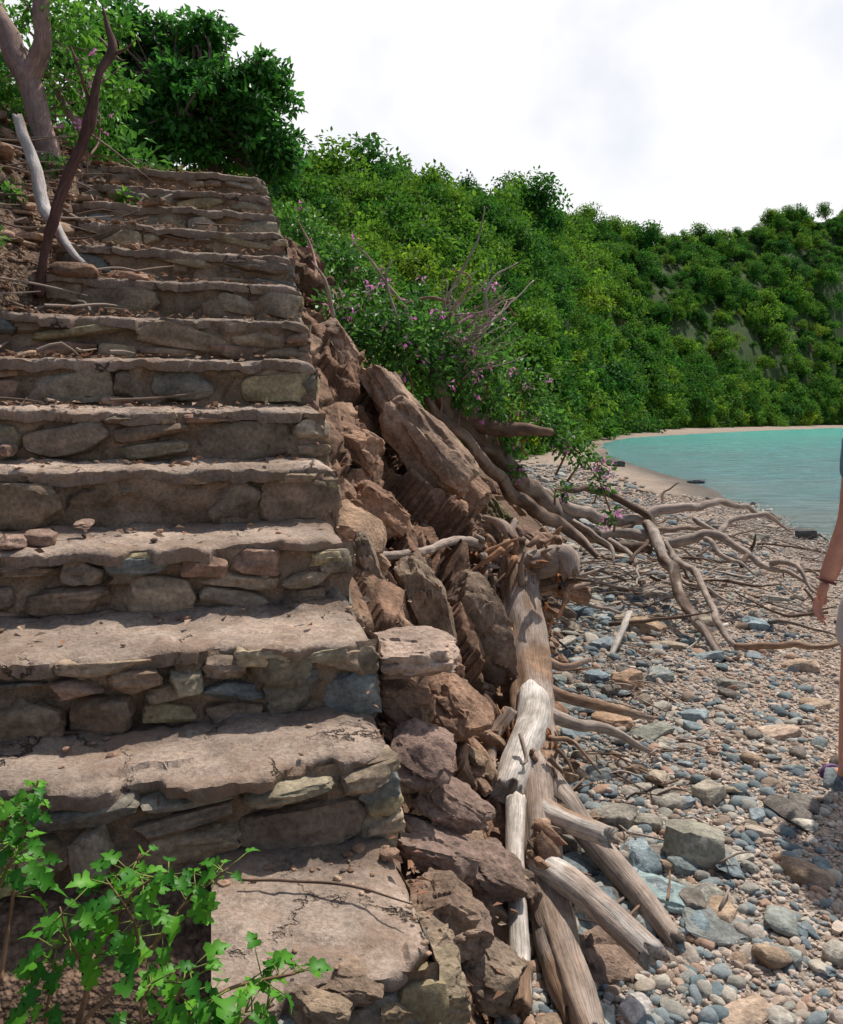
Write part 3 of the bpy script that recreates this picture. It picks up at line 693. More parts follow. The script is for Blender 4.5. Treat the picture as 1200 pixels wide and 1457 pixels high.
tube(mlg, [A(770, 1260, 2.3), A(790, 1350, 2.05), A(822, 1450, 1.8)], [.045, .05, .038], BRN, seg=20, step=.015, bump=.25, ridge=.15, col2=GREY)
tube(mlg, [A(800, 1150, 2.8), A(860, 1260, 2.5), A(930, 1330, 2.3), A(1000, 1390, 2.08)], [.03, .03, .02, .012], DK, seg=12, step=.02)
for (px, py, d, k) in [(722, 1045, 2.95, 30), (775, 1070, 2.85, 28), (715, 900, 3.6, 30), (745, 1100, 2.8, 16), (800, 815, 4.0, 16), (690, 790, 4.0, 22), (770, 870, 3.8, 12), (740, 820, 3.95, 20)]:
    p = A(px, py, d)
    for j in range(k):
        q = p + rng.normal(0, .025, 3); e = q + np.array([R.gauss(0, .02), R.gauss(-.02, .03), R.uniform(-.14, .10)])
        tube(mlg, [q, (q + e) / 2 + rng.normal(0, .006, 3), e], [.009, .008, .002], R.choice([ORG, BRN, (.5, .27, .14)]), seg=6, step=.02, flat=.5)
rt = [([(735, 800, 4.05), (770, 800, 3.95), (805, 790, 3.9), (814, 818, 3.85)], [.08, .07, .06, .04], GREY),
      ([(735, 800, 4.1), (690, 790, 4.1), (640, 775, 4.0), (600, 740, 4.0)], [.07, .05, .04, .02], BRN),
      ([(720, 800, 4.1), (660, 770, 3.8), (590, 787, 3.3), (500, 788, 2.95)], [.030, .022, .017, .014], GREY),
      ([(735, 810, 4.1), (700, 830, 4.0), (670, 815, 4.0), (655, 840, 4.0)], [.06, .05, .04, .02], BRN),
      ([(735, 790, 4.1), (720, 750, 4.2), (690, 735, 4.3)], [.05, .03, .015], BRN),
      ([(740, 790, 4.1), (725, 770, 4.2), (735, 740, 4.3)], [.05, .03, .012], GREY),
      ([(735, 820, 4.05), (770, 830, 4.0), (800, 840, 4.0), (840, 830, 4.1)], [.05, .03, .02, .01], BRN),
      ([(760, 960, 3.4), (800, 990, 3.4), (860, 1005, 3.5), (930, 1020, 3.6)], [.03, .025, .02, .012], BRN),
      ([(770, 1010, 3.1), (820, 1030, 3.2), (870, 1040, 3.3), (925, 1070, 3.3)], [.03, .025, .02, .01], GREY),
      ([(765, 930, 3.6), (800, 950, 3.6), (840, 940, 3.7)], [.03, .02, .01], BRN),
      ([(745, 1100, 2.7), (700, 1140, 2.6), (660, 1135, 2.6), (620, 1145, 2.45)], [.03, .02, .012, .006], BRN),
      ([(740, 1200, 2.5), (710, 1240, 2.4), (680, 1255, 2.35)], [.03, .02, .008], BRN),
      ([(730, 1010, 3.0), (700, 1060, 2.9), (705, 1120, 2.7)], [.03, .025, .01], BRN)]
for pts, rr, c in rt: tube(mlg, [A(*p) for p in pts], rr, c, seg=14, step=.015, bump=.3, ridge=.2, wob=.012, col2=GREY)
for k in range(90):
    p = A(R.uniform(660, 815), R.uniform(765, 845), R.uniform(3.8, 4.1)); e = p + np.array([R.gauss(0, .07), R.gauss(-.02, .05), R.gauss(-.01, .06)])
    tube(mlg, [p, (p + e) / 2 + rng.normal(0, .02, 3), e], [.020, .014, .004], R.choice([BRN, GREY, DK, (.34, .18, .10), GB]), seg=7, step=.02, bump=.3)
for k in range(26):
    p = A(R.gauss(765, 18), R.uniform(1000, 1280), 2.7); e = p + np.array([R.gauss(.05, .09), R.gauss(-.02, .08), R.gauss(-.08, .05)])
    tube(mlg, [p, (p + e) / 2 + rng.normal(0, .02, 3), e], [.009, .007, .003], R.choice([BRN, GREY, DK]), seg=6, step=.02, bump=.3)
mlg.build('driftwood_log', M_wood)

mbr = MB()
tube(mbr, [A(600, 520, 5.2), A(650, 590, 5.6), A(700, 640, 6.0), A(745, 690, 6.4), A(800, 735, 6.8), A(870, 768, 7.0), A(930, 785, 6.6)], [.05, .07, .08, .085, .07, .06, .04], (.27, .21, .17), seg=16, step=.03, wob=.05, col2=DK)
tube(mbr, [A(610, 560, 5.2), A(670, 640, 5.5), A(720, 690, 5.9), A(790, 745, 6.3), A(850, 790, 6.2)], [.03, .04, .05, .05, .02], DK, seg=12, step=.03, wob=.05, col2=GB)
tube(mbr, [A(650, 590, 5.6), A(700, 607, 5.8), A(750, 612, 5.8), A(785, 617, 5.8)], [.06, .06, .045, .03], DK, seg=12, step=.03, wob=.02, col2=BRN)
tube(mbr, [A(740, 690, 6.4), A(790, 715, 6.7), A(850, 735, 7.0), A(910, 735, 7.2), A(970, 722, 7.3), A(1030, 718, 7.6), A(1115, 738, 8.2)], [.05, .055, .055, .05, .04, .03, .012], GREY, seg=12, step=.03, wob=.05)
tube(mbr, [A(830, 760, 7.0), A(900, 762, 7.0), A(960, 770, 6.8), A(1020, 765, 6.7), A(1080, 798, 6.3), A(1165, 836, 5.8)], [.05, .05, .045, .035, .025, .012], GREY, seg=12, step=.03, wob=.05)
tube(mbr, [A(922, 742, 7.0), A(945, 790, 6.4), A(975, 850, 5.7), A(1005, 900, 5.2), A(1040, 945, 4.85)], [.045, .045, .038, .03, .022], (.38, .31, .26), seg=14, step=.03, wob=.04, col2=DK)
tube(mbr, [A(960, 790, 6.4), A(1000, 830, 5.9), A(1030, 905, 5.1), A(1060, 925, 4.95)], [.03, .025, .02, .012], GREY, seg=10, step=.03, wob=.03)
tube(mbr, [A(1010, 765, 6.7), A(1050, 740, 7), A(1100, 735, 7.2), A(1130, 760, 7.2)], [.03, .025, .02, .006], GREY, seg=8, step=.03, wob=.04)
tube(mbr, [A(1040, 920, 5.0), A(1100, 922, 4.9), A(1150, 918, 4.9), A(1195, 912, 4.9)], [.022, .02, .018, .012], BRN, seg=8, step=.03, wob=.03)
tube(mbr, [A(896, 872, 5.4), A(882, 905, 5.1), A(868, 937, 4.9)], [.02, .022, .016], PALE, seg=10, step=.02)
tube(mbr, [A(770, 700, 6.6), A(850, 700, 7.2), A(930, 745, 7), A(900, 800, 6.3)], [.03, .03, .03, .012], DK, seg=8, step=.03, wob=.04)
for (a, b, d1, d2) in [((880, 760), (960, 690), 7, 7.8), ((930, 750), (1010, 735), 7, 7.5), ((1000, 770), (1075, 820), 6.6, 6), ((1060, 800), (1075, 760), 6.2, 6.4), ((870, 770), (905, 830), 6.9, 6.0), ((990, 740), (1060, 770), 7.2, 6.9), ((820, 740), (880, 800), 6.7, 6.2), ((1100, 800), (1180, 860), 6.2, 5.5), ((950, 770), (1050, 860), 6.7, 5.8)]:
    p, q = A(*a, d1), A(*b, d2); tube(mbr, [p, (p + q) / 2 + rng.normal(0, .08, 3), q], [.025, .018, .006], R.choice([GREY, GB, DK]), seg=8, step=.03, wob=.05)
for k in range(200):
    px, py = R.uniform(760, 1190), R.gauss(800, 45)
    if py < 735: continue
    p = hit(px, py, R.uniform(.01, .14)); a = R.uniform(-.9, .7) + (3.14 if R.random() < .5 else 0); L = R.uniform(.2, 1.0)
    e = p + np.array([math.cos(a) * L, math.sin(a) * L, 0]); e[2] = float(ground(e[0], e[1])) + R.uniform(.0, .25)
    m_ = (p + e) / 2 + rng.normal(0, .06, 3)
    r0 = R.choice([.004, .006, .008, .014]); tube(mbr, [p, m_, e], [r0, r0 * .8, r0 * .3], R.choice([GREY, (.22, .17, .14), PALE, DK, DK]), seg=6, step=.05, wob=.03)
for k in range(110):
    y = R.uniform(2.2, 5.0); s0, w0 = sw(0, y); x = (foot(s0) - w0) / .968 + R.uniform(-.2, .6); z = float(ground(x, y)) + R.uniform(.01, .05)
    a = R.uniform(0, 6.28); L = R.uniform(.06, .28); e = np.array([x + math.cos(a) * L, y + math.sin(a) * L, z + R.uniform(-.03, .04)])
    tube(mbr, [(x, y, z), (np.array([x, y, z]) + e) / 2 + rng.normal(0, .015, 3), e], [.005, .004, .002], R.choice([GREY, BRN, DK]), seg=5, step=.04)
for k in range(34):
    s = R.uniform(2.5, 6.5); w = R.uniform(.3, .95) * foot(s); x, y = B0 + U2 * s + V2 * w; p = np.array([x, y, float(ground(x, y)) + .26])
    L = R.uniform(.1, .5); e = p + np.array([V2[0] * L * .7, V2[1] * L * .7 - R.uniform(0, .25) * L, -L * R.uniform(.1, .7)])
    e[2] = max(e[2], float(ground(e[0], e[1])) + .12)
    tube(mbr, [p, (p + e) / 2 + rng.normal(0, .04, 3), e], [.008, .006, .003], R.choice([DK, BRN, GB]), seg=6, step=.04, wob=.03)
mbr.build('driftwood_branches', M_wood)

# ------------------------------------------------------------------ bougainvillea
bv = empty('bougainvillea_bush'); ms, mlv, mfl = MB(), MB(), MB()
g1, g2 = (.03, .10, .022), (.12, .29, .04)
cl = [(480, 440, 5.1, .16), (500, 480, 5, .2), (545, 460, 5.1, .2), (560, 500, 5, .24), (600, 480, 5.2, .26), (610, 530, 5.2, .2), (650, 510, 5.4, .25), (690, 520, 5.6, .2), (660, 560, 5.5, .18), (700, 570, 5.8, .2), (720, 620, 6, .16),
      (770, 600, 6, .16), (800, 625, 6, .17), (830, 650, 6, .12), (855, 690, 6, .09), (870, 735, 6, .08), (760, 575, 6.3, .14), (700, 480, 6, .2), (740, 540, 6.3, .22), (640, 455, 5.6, .15), (735, 670, 6, .08), (860, 660, 6.1, .08), (805, 700, 6.1, .07), (600, 600, 5.4, .08), (530, 420, 5.3, .1), (700, 420, 6, .09), (430, 330, 6.6, .25), (600, 425, 6.2, .14),
      (440, 380, 6.2, .2), (480, 370, 6.6, .25), (520, 400, 6.8, .25)]
for px, py, d, r in cl:
    c = A(px, py, d)
    clump(mlv, c, r, int(300 * (r / .2) ** 2), .055, g1, g2, flat=.9, shell=.05)
    b = c + np.array([R.gauss(0, .1), .1, -r * 1.6])
    tube(ms, [b, (b + c) / 2 + rng.normal(0, .04, 3), c], [.01, .007, .003], BRN, seg=6, step=.05)
    for j in range(R.randrange(2, 6)):
        f = c + unit(rng.normal(0, 1, 3)) * r * R.uniform(.6, 1.1) + np.array([0, -.04, 0])
        clump(mfl, f, .03, 7, .034, (.58, .12, .44), (.80, .36, .68), shell=.2)
for a, b in zip(cl[11:15], cl[12:16]):
    tube(ms, [A(*a[:3]), A(*b[:3])], [.008, .006], BRN, seg=6, step=.05, wob=.01)
tw = [[(650, 545, 5.4), (655, 470, 5.4), (640, 420, 5.4), (683, 340, 5.4), (685, 290, 5.4)], [(640, 430, 5.4), (600, 425, 5.5), (560, 440, 5.5)], [(640, 470, 5.5), (690, 440, 5.6), (735, 425, 5.7)], [(600, 500, 5.2), (570, 430, 5.2), (530, 370, 5.2), (500, 340, 5.2)],
      [(570, 470, 5.1), (550, 400, 5.1), (556, 370, 5.1)], [(640, 500, 5.4), (690, 465, 5.6), (760, 400, 6)], [(450, 400, 5.0), (440, 350, 5.2), (420, 315, 5.2)], [(480, 460, 4.9), (465, 400, 4.9), (440, 370, 4.9)], [(640, 455, 5.5), (670, 400, 5.5), (640, 380, 5.5)],
      [(620, 520, 5.4), (660, 480, 5.5), (700, 455, 5.5), (720, 430, 5.6)], [(600, 500, 5.4), (640, 475, 5.5), (655, 440, 5.6)], [(690, 450, 5.6), (700, 400, 5.7), (740, 370, 5.8)]]
for t in tw: tube(ms, [A(*p) for p in t], list(np.linspace(.014, .004, len(t))), R.choice([(.34, .21, .15), GREY, (.4, .3, .24)]), seg=7, step=.04, wob=.03)
for k in range(46):
    a = A(R.uniform(600, 690), R.uniform(440, 540), 5.3); b = a + np.array([R.uniform(-.1, .4), R.gauss(0, .1), R.uniform(.05, .35)])
    tube(ms, [a, (a + b) / 2 + rng.normal(0, .04, 3), b], [.006, .004, .002], R.choice([GREY, (.4, .32, .26)]), seg=5, step=.04)
ms.build('stems', M_wood, bv); mlv.build('leaves', M_leaf, bv, smooth=False); mfl.build('flowers', M_petal, bv, smooth=False)

# ------------------------------------------------------------------ trees
def tree(name, crown_list, trunk, nleaf, size, c1, c2):
    e = empty(name); mw, mlf = MB(), MB()
    for pts, rr in trunk: tube(mw, pts, rr, (.20, .135, .10), seg=12, step=.06, wob=.03)
    hub = np.asarray(trunk[0][0][-1], float)
    for (c, rad, ncl) in crown_list:
        c = np.asarray(c); rad = np.asarray(rad)
        for k in range(ncl):
            d = unit(rng.normal(size=3)); f_ = R.uniform(.35, 1.0) if R.random() < .62 else R.uniform(1.0, 1.36); q = c + d * rad * f_; rc = R.uniform(.16, .34) if f_ < 1 else R.uniform(.08, .17)
            if R.random() < .5 or f_ > 1: tube(mw, [hub, (hub + q) / 2 + rng.normal(0, .15, 3), q], [.035, .018, .005], (.16, .11, .085), seg=6, step=.12)
            k_ = R.uniform(.6, 1.45)
            clump(mlf, q, rc, int(nleaf * (rc / .3) ** 1.6), size, np.array(c1) * k_, np.array(c2) * k_, flat=.55, shell=.0)
    mw.build('trunk', M_wood, e); mlf.build('foliage', M_leaf, e, smooth=False); return e
b = A(290, 245, 10.0)
tree('shade_tree', [(A(265, 155, 10), (.95, .8, .70), 80), (A(345, 175, 9.8), (.5, .45, .6), 44), (A(225, 185, 10), (.9, .6, .4), 40), (A(205, 90, 10.3), (.7, .55, .45), 36), (A(395, 235, 9.8), (.15, .2, .25), 12), (A(285, 65, 10.2), (.35, .3, .3), 20), (A(180, 55, 10.2), (.4, .4, .35), 18), (A(380, 125, 9.8), (.22, .2, .28), 16), (A(110, 120, 10.2), (.7, .5, .8), 36)],
     [([b + np.array([0, 0, -1.4]), b + np.array([.1, 0, 0]), A(280, 170, 10)], [.14, .12, .08])], 150, .10, (.028, .11, .022), (.09, .28, .035))
e = empty('bare_trunk_tree'); mw, mlf = MB(), MB(); TR = (.30, .20, .17)
tube(mw, [A(95, 300, 5.0), A(80, 262, 5.0), A(62, 190, 5.0), A(42, 115, 5.05), A(15, 60, 5.1), A(-20, -10, 5.2), A(-50, -120, 5.3)], [.10, .075, .066, .07, .065, .06, .05], TR, seg=20, step=.03, wob=.02, bump=.15)
tube(mw, [A(42, 115, 5.05), A(58, 60, 5.0), A(62, 0, 5.0), A(75, -80, 5.0)], [.06, .05, .045, .04], TR, seg=16, step=.03, wob=.02)
tube(mw, [A(28, 165, 4.3), A(50, 240, 4.2), A(72, 312, 4.02), A(118, 374, 3.85)], [.024, .030, .028, .013], (.50, .45, .42), seg=14, step=.03, wob=.03, col2=TR)
tube(mw, [A(80, 262, 5.0), A(60, 300, 4.9), A(20, 320, 4.8), A(-30, 330, 4.7)], [.06, .05, .04, .03], TR, seg=10, step=.03, wob=.03)
tube(mw, [A(120, 200, 5.2), A(60, 100, 5.2), A(-10, 30, 5.2)], [.02, .02, .02], TR, seg=8, step=.05, wob=.03)
for px, py, r in [(15, 190, .14), (35, 150, .12), (100, 120, .2), (120, 60, .2), (150, 160, .2), (95, 30, .2), (10, 250, .12), (130, 205, .15), (110, 295, .08), (60, 20, .15), (20, 30, .18), (90, 200, .1), (180, 285, .06), (150, 110, .15), (5, 130, .1), (20, 280, .07), (-20, 60, .2), (110, -20, .25), (170, 40, .1), (185, 130, .12), (0, 215, .12)]:
    clump(mlf, A(px, py, 5.4 + R.uniform(-.3, .6)), r, int(1200 * r), .055, (.05, .17, .02), (.17, .38, .045), shell=.05)
for k in range(36):
    a = A(R.uniform(0, 150), R.uniform(10, 260), 5.5); bb = a + rng.normal(0, .3, 3)
    tube(mw, [a, (a + bb) / 2 + rng.normal(0, .05, 3), bb], [.008, .006, .002], TR, seg=5, step=.06)
mf2 = MB()
for k in range(16): clump(mf2, A(R.uniform(80, 180), R.uniform(60, 200), 5.1), .02, 5, .026, (.55, .12, .44), (.75, .3, .65), shell=.2)
mw.build('trunk', M_wood, e); mlf.build('foliage', M_leaf, e, smooth=False); mf2.build('blossoms', M_petal, e, smooth=False)
mw = MB()
tube(mw, [A(52, 420, 3.65), A(62, 370, 3.65), A(78, 310, 3.65), A(95, 260, 3.65), A(120, 205, 3.65), A(132, 165, 3.65), A(140, 110, 3.65), A(160, 75, 3.7), A(152, 35, 3.7), A(146, 8, 3.7)], [.022, .020, .021, .022, .020, .026, .015, .019, .010, .004], (.12, .065, .055), seg=14, step=.02, wob=.012, bump=.3)
tube(mw, [A(130, 165, 3.65), A(115, 110, 3.6), A(100, 70, 3.6)], [.010, .007, .003], (.12, .065, .055), seg=8, step=.03, wob=.02)
tube(mw, [A(158, 80, 3.7), A(180, 70, 3.7), A(195, 55, 3.7)], [.009, .005, .002], (.12, .065, .055), seg=8, step=.03, wob=.01)
mw.build('dead_sapling', M_wood)
sh = empty('hillside_shrubs'); mlf = MB()
for k in range(90):
    s = R.uniform(5.3, 10); w = R.uniform(-5, -.6)
    x, y = B0 + U2 * s + V2 * w; r = R.uniform(.25, .5)
    clump(mlf, (x, y, float(ground(x, y)) + r * .4), r, 260, .09, (.03, .10, .018), (.11, .28, .035), shell=.1)
for k in range(45):
    s = R.uniform(2.6, 5.6); w = -edgeL(s) - R.uniform(.1, 1.3); x, y = B0 + U2 * s + V2 * w
    clump(mlf, (x, y, float(ground(x, y)) + .05), R.uniform(.04, .13), 40, .045, (.04, .14, .02), (.13, .32, .04), shell=.1)
mlf.build('foliage', M_leaf, sh, smooth=False)

# ------------------------------------------------------------------ foreground plants with lobed leaves
def lobed(mb, base, d, nrm, L, col):
    d = unit(np.asarray(d, float)); s = unit(np.cross(d, nrm)); nn = np.cross(s, d)
    prof = [(0, 0), (.02, .10), (-.02, .28), (.16, .42), (.30, .34), (.34, .22), (.48, .34), (.66, .36), (.68, .20), (.80, .14), (1.0, 0)]
    mid = [(0, 0), (.1, 0), (.2, 0), (.28, 0), (.34, 0), (.42, 0), (.52, 0), (.62, 0), (.72, 0), (.84, 0), (1, 0)]
    V = []
    def pt(l, w): return base + L * (d * l + s * w + nn * (abs(w) * .35 - .45 * l * l))
    for (l, w) in prof: V.append(pt(l, w))
    for (l, w) in mid: V.append(pt(l, 0))
    for (l, w) in prof: V.append(pt(l, -w))
    n = len(prof); F = []
    for i in range(n - 1):
        F += [(i, i+1, n+i+1), (i, n+i+1, n+i), (n+i, n+i+1, 2*n+i+1), (n+i, 2*n+i+1, 2*n+i)]
    cc = np.tile(col, (3 * n, 1)); cc[n:2*n] *= 1.35
    mb.add(np.array(V), F, cc)
def plant(name, stems):
    e = empty(name); mst, mlf = MB(), MB()
    for pts, rr in stems:
        P = [A(*p) for p in pts]; tube(mst, P, list(np.linspace(rr, rr * .45, len(P))), (.30, .17, .10), seg=8, step=.01, bump=.1)
        Q = catmull(P, .01); n = len(Q)
        for j in range(int(n * .4), n, 2):
            for q in range(2 if j < n * .8 else 5):
                end = j > n - 8
                out = rng.normal(0, 1, 3) * np.array([1, 1, .45]); out = unit(out); out[2] += .15
                b = Q[j] + out * R.uniform(.008, .045)
                tube(mst, [Q[j], b], [.0012, .0009], (.25, .30, .08), seg=4, step=.02)
                t = R.random() ** 1.3; col = np.array([.028, .14, .014]) * (1 - t) + np.array([.12, .34, .025]) * t
                lobed(mlf, b, out + np.array([0, 0, -.25]), np.array([R.gauss(0, .45), -.35 + R.gauss(0, .4), 1]), R.uniform(.024, .050) * (.7 if end else 1), col)
    mst.build('stems', M_wood, e); mlf.build('leaves', M_leaf, e, smooth=True)
plant('leafy_shrub', [([(100, 1500, 1.12), (130, 1390, 1.15), (165, 1290, 1.18), (200, 1215, 1.2)], .005), ([(115, 1457, 1.12), (200, 1370, 1.2), (260, 1290, 1.22), (325, 1235, 1.22)], .004), ([(130, 1390, 1.15), (100, 1340, 1.1), (85, 1290, 1.1)], .003),
                      ([(200, 1370, 1.2), (190, 1310, 1.15), (150, 1250, 1.15)], .003), ([(160, 1330, 1.18), (190, 1270, 1.15), (240, 1240, 1.15)], .003), ([(60, 1500, 1.1), (70, 1420, 1.1), (80, 1350, 1.1)], .003)])
plant('leafy_shrub', [([(0, 1400, 1.15), (15, 1300, 1.2), (30, 1200, 1.2), (55, 1110, 1.2)], .004), ([(-40, 1300, 1.15), (-10, 1220, 1.2), (10, 1150, 1.2)], .004), ([(-20, 1340, 1.15), (0, 1260, 1.15), (20, 1220, 1.15)], .003)])
plant('leafy_shrub', [([(180, 1560, .98), (250, 1470, 1.0), (320, 1410, 1.0), (420, 1385, 1.0)], .004), ([(200, 1550, .98), (240, 1450, 1.0), (270, 1380, 1.0)], .004), ([(300, 1540, .98), (340, 1460, 1.0), (390, 1430, 1.0)], .003), ([(230, 1520, .98), (300, 1450, .98), (350, 1440, .98)], .003), ([(220, 1500, .98), (200, 1440, .98), (215, 1400, .98)], .003)])
mtw = MB()
for pts in [[(100, 925), (115, 975), (140, 1010)], [(0, 1055), (60, 1045), (150, 1040)], [(345, 1253), (430, 1255), (500, 1262), (585, 1290)], [(80, 880), (120, 925), (100, 960)]]:
    P = []
    for px, py in pts:
        dd = np.interp(py, [850, 990, 1040, 1190, 1300], [2.3, 1.95, 1.85, 1.72, 1.42]); P.append(A(px, py, dd) + z3 * .004)
    tube(mtw, P, [.003] * (len(P) - 1) + [.0015], (.16, .10, .07), seg=6, step=.02, wob=.006)
mtw.build('fallen_twigs', M_wood)

# ------------------------------------------------------------------ person
def simple(name, col, rough=.6, ns=30):
    m, nt, p, o = newmat(name); tc = N(nt, 'ShaderNodeTexCoord'); n = noise_n(nt, tc.outputs['Object'], ns, 4, .6)
    rgb = N(nt, 'ShaderNodeRGB'); rgb.outputs[0].default_value = (*col, 1)
    nt.links.new(vscale(nt, rgb.outputs[0], maprange(nt, n.outputs[0], .3, .7, .85, 1.15)), p.inputs['Base Color']); p.inputs['Roughness'].default_value = rough
    bump(nt, p, n.outputs[0], .15, .004); return m
M_skin = simple('skin', (.60, .28, .19), .5); M_short = simple('grey_cloth', (.55, .55, .56), .9, 80); M_shirt = simple('shirt_cloth', (.12, .25, .32), .9, 80)
M_hair = simple('hair', (.06, .035, .02), .6, 90); M_sand = simple('purple_sandal', (.10, .03, .14), .6); M_dark = simple('dark_rubber', (.03, .03, .035), .7); M_brace = simple('bracelet', (.12, .02, .03), .4)
M_eye = simple('eye_white', (.8, .8, .8), .2)
person = empty('person')
def skin(name, V, E, Rr, mat, sub=2):
    me = bpy.data.meshes.new(name); me.from_pydata([tuple(v) for v in V], E, []); ob = bpy.data.objects.new(name, me); scene.collection.objects.link(ob); ob.parent = person
    sm = ob.modifiers.new('skin', 'SKIN'); sm.use_smooth_shade = True
    for i, r in enumerate(Rr):
        me.skin_vertices[0].data[i].radius = r if isinstance(r, tuple) else (r, r)
    me.skin_vertices[0].data[0].use_root = True
    ss = ob.modifiers.new('sub', 'SUBSURF'); ss.levels = sub; ss.render_levels = sub; me.materials.append(mat); return ob
px_, py_, gz = 1.855, 3.14, -.04
wl = np.array([1.59, 3.13, .855]); el = np.array([1.665, 3.11, 1.11])
wr = np.array([2.10, 3.28, .84]); er = np.array([2.09, 3.16, 1.10])
Vb = [(px_, py_, .92), (px_, py_, 1.08), (px_, py_, 1.25), (px_, py_, 1.39), (px_, py_, 1.49), (px_, py_ + .01, 1.57), (px_, py_ + .015, 1.64), (px_, py_ + .01, 1.70),
      (px_ - .16, py_, 1.40), el, wl, (px_ + .16, py_, 1.40), er, wr,
      (px_ - .095, py_, .86), (px_ - .11, py_ + .02, .46), (px_ - .125, py_, .05), (px_ + .095, py_, .86), (px_ + .11, py_ + .12, .47), (px_ + .12, py_ + .16, .05),
      (px_ - .135, py_ + .13, .0), (px_ + .13, py_ + .29, .0)]
Vb = [np.array(v, float) for v in Vb]
Eb = [(0, 1), (1, 2), (2, 3), (3, 4), (4, 5), (5, 6), (6, 7), (3, 8), (8, 9), (9, 10), (3, 11), (11, 12), (12, 13), (0, 14), (14, 15), (15, 16), (0, 17), (17, 18), (18, 19), (16, 20), (19, 21)]
Rb = [(.14, .10), (.13, .095), (.145, .1), (.10, .08), .052, .07, .085, .07, .055, .048, .034, .055, .044, .030, .085, .056, .036, .085, .056, .036, (.04, .022), (.04, .022)]
skin('body', Vb, Eb, Rb, M_skin)
skin('shorts', [(px_, py_, .95), (px_, py_, .90), (px_ - .095, py_, .82), (px_ - .105, py_ + .01, .56), (px_ + .095, py_, .82), (px_ + .105, py_ + .06, .56)], [(0, 1), (1, 2), (2, 3), (1, 4), (4, 5)], [(.155, .12), (.155, .12), .105, .10, .105, .10], M_short)
skin('shirt', [(px_, py_, .98), (px_, py_, 1.12), (px_, py_, 1.28), (px_, py_, 1.41), (px_ - .165, py_, 1.40), (px_ - .17, py_ - .02, 1.25), (px_ + .165, py_, 1.40), (px_ + .175, py_, 1.25)], [(0, 1), (1, 2), (2, 3), (3, 4), (4, 5), (3, 6), (6, 7)], [(.155, .115), (.145, .11), (.16, .115), (.11, .09), .07, .065, .07, .065], M_shirt)
mh = MB(); rock(mh, (px_, py_ - .015, 1.675), (.19, .21, .20), np.eye(3), (.1, .1, .1), boxy=.05, cuts=0, sub=4, rough=.03); h = mh.build('hair', M_hair, person)
mf = MB()
for sx in (-1, 1): rock(mf, (px_ + sx * .032, py_ + .088, 1.645), (.026, .018, .014), np.eye(3), (.5, .5, .5), boxy=0, cuts=0, sub=3, rough=0)
mf.build('eyes', M_eye, person)
mf = MB(); rock(mf, (px_, py_ + .10, 1.62), (.024, .035, .045), np.eye(3), (.5, .5, .5), boxy=.1, cuts=0, sub=3, rough=.02)
for sx in (-1, 1): rock(mf, (px_ + sx * .088, py_, 1.635), (.018, .035, .06), np.eye(3), (.5, .5, .5), boxy=.1, cuts=0, sub=3, rough=.02)
mf.build('nose_and_ears', M_skin, person)
mf = MB(); rock(mf, (px_, py_ + .088, 1.582), (.045, .016, .014), np.eye(3), (.5, .5, .5), boxy=.1, cuts=0, sub=3, rough=.02); mf.build('mouth', simple('lips', (.45, .14, .12)), person)
def hand(w, fore, side, name):
    dn = unit(w - fore); ax = unit(np.array([.75 * side, .65, 0])); ax = unit(ax - dn * (ax @ dn)); nn = np.cross(dn, ax)
    if nn[0] * side < 0: nn = -nn
    skin(name + '_palm', [w - dn * .01, w + dn * .03, w + dn * .075], [(0, 1), (1, 2)], [(.028, .022), (.038, .017), (.040, .015)], M_skin)
    bendv = nn
    for k, (off, L) in enumerate([(.030, .070), (.010, .080), (-.011, .074), (-.030, .058)]):
        b = w + dn * .075 + ax * off
        p1 = b + dn * L * .45 + bendv * L * .10; p2 = p1 + dn * L * .28 + bendv * L * .22; p3 = p2 + dn * L * .18 + bendv * L * .28
        skin('%s_finger_%d' % (name, k + 1), [b - dn * .02, p1, p2, p3], [(0, 1), (1, 2), (2, 3)], [.0095, .009, .0082, .007], M_skin)
    b = w + dn * .03 + ax * .03; p1 = b + dn * .03 + ax * .022; p2 = p1 + dn * .03 + ax * .006 + bendv * .01
    skin(name + '_thumb', [b - ax * .015, p1, p2], [(0, 1), (1, 2)], [.013, .0105, .009], M_skin)
hand(wl, el, 1, 'left_hand'); hand(wr, er, -1, 'right_hand')
dn = Vector(wl - el).normalized(); q = dn.to_track_quat('Z', 'Y').to_matrix().to_4x4(); mb = MB()
ring = []
for i in range(25):
    a = i / 24 * 2 * math.pi; ring.append(np.array(Matrix.Translation(Vector(wl - np.array(dn) * .012)) @ q @ Vector((.035 * math.cos(a), .035 * math.sin(a), 0)))[:3])
tube(mb, ring, [.0045] * 25, (.2, .05, .05), seg=8, step=.004, bump=.1); mb.build('wrist_bracelet', M_brace, person)
mb = MB(); mb2 = MB()
for (fx, fy) in [(px_ - .13, py_ + .07), (px_ + .125, py_ + .23)]:
    rock(mb, (fx, fy, -.035), (.105, .27, .025), rotm(0, 0, .05), (.1, .1, .1), boxy=.5, cuts=0, sub=4, rough=.01)
    tube(mb2, [(fx - .05, fy + .02, -.03), (fx - .035, fy + .04, .03), (fx, fy + .05, .045), (fx + .035, fy + .04, .03), (fx + .05, fy + .02, -.03)], [.012] * 5, (.1, .03, .1), seg=8, step=.01, bump=0, ridge=0)
    tube(mb2, [(fx - .045, fy - .09, -.03), (fx - .04, fy - .08, .03), (fx, fy - .1, .06), (fx + .04, fy - .08, .03), (fx + .045, fy - .09, -.03)], [.009] * 5, (.1, .03, .1), seg=8, step=.01, bump=0, ridge=0)
mb.build('sandal_soles', M_dark, person); mb2.build('sandal_straps', M_sand, person)

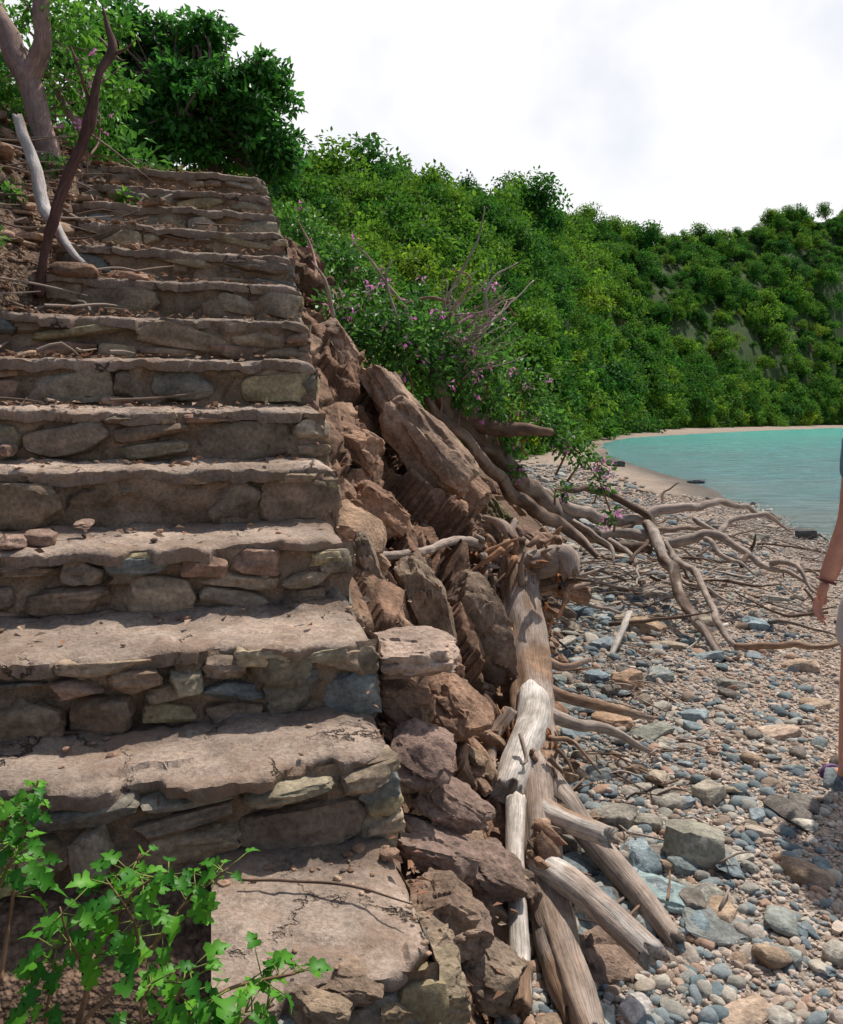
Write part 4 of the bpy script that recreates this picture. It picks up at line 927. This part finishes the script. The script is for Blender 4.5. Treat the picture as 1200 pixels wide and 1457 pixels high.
# ------------------------------------------------------------------ light, sky, camera
AZ, EL = math.radians(36), math.radians(60)
sd = Vector((math.sin(AZ) * math.cos(EL), math.cos(AZ) * math.cos(EL), math.sin(EL)))
ld = bpy.data.lights.new('sun', 'SUN'); ld.energy = 4.5; ld.angle = math.radians(.8); ld.color = (1, .94, .86)
lo = bpy.data.objects.new('sun', ld); scene.collection.objects.link(lo); lo.rotation_euler = sd.to_track_quat('Z', 'Y').to_euler(); lo.location = (20, 20, 40)
w = bpy.data.worlds.new('World'); scene.world = w; w.use_nodes = True; nt = w.node_tree; nt.nodes.clear()
o = N(nt, 'ShaderNodeOutputWorld'); bg = N(nt, 'ShaderNodeBackground'); nt.links.new(bg.outputs[0], o.inputs[0]); bg.inputs[1].default_value = .1
sk = N(nt, 'ShaderNodeTexSky', sky_type='NISHITA'); sk.sun_disc = False; sk.sun_elevation = EL; sk.sun_rotation = AZ
tc = N(nt, 'ShaderNodeTexCoord')
dt = N(nt, 'ShaderNodeVectorMath', operation='DOT_PRODUCT'); nt.links.new(tc.outputs['Generated'], dt.inputs[0]); dt.inputs[1].default_value = Vector((.25, .93, .25)).normalized()
nz = noise_n(nt, tc.outputs['Generated'], 3.0, 5, .55)
f = mul(nt, maprange(nt, dt.outputs['Value'], .0, .75, -.05, 1.0), maprange(nt, nz.outputs[0], .35, .65, -.30, .35), 'ADD')
cl_ = N(nt, 'ShaderNodeClamp'); nt.links.new(f, cl_.inputs[0])
nt.links.new(mixc(nt, cl_.outputs[0], sk.outputs[0], (10.3, 10.3, 10.5)), bg.inputs[0])
cd = bpy.data.cameras.new('camera'); co = bpy.data.objects.new('camera', cd); scene.collection.objects.link(co)
co.location = (0, 0, CAMZ); co.rotation_euler = (math.pi / 2 - PITCH, 0, 0)
cd.sensor_fit = 'VERTICAL'; cd.sensor_height = 36; cd.sensor_width = 36; cd.lens = 1150 / 1457 * 36; cd.clip_start = .05; cd.clip_end = 3000
scene.camera = co
scene.view_settings.view_transform = 'Standard'; scene.view_settings.look = 'None'; scene.view_settings.exposure = 0
print('objects', len(bpy.data.objects))
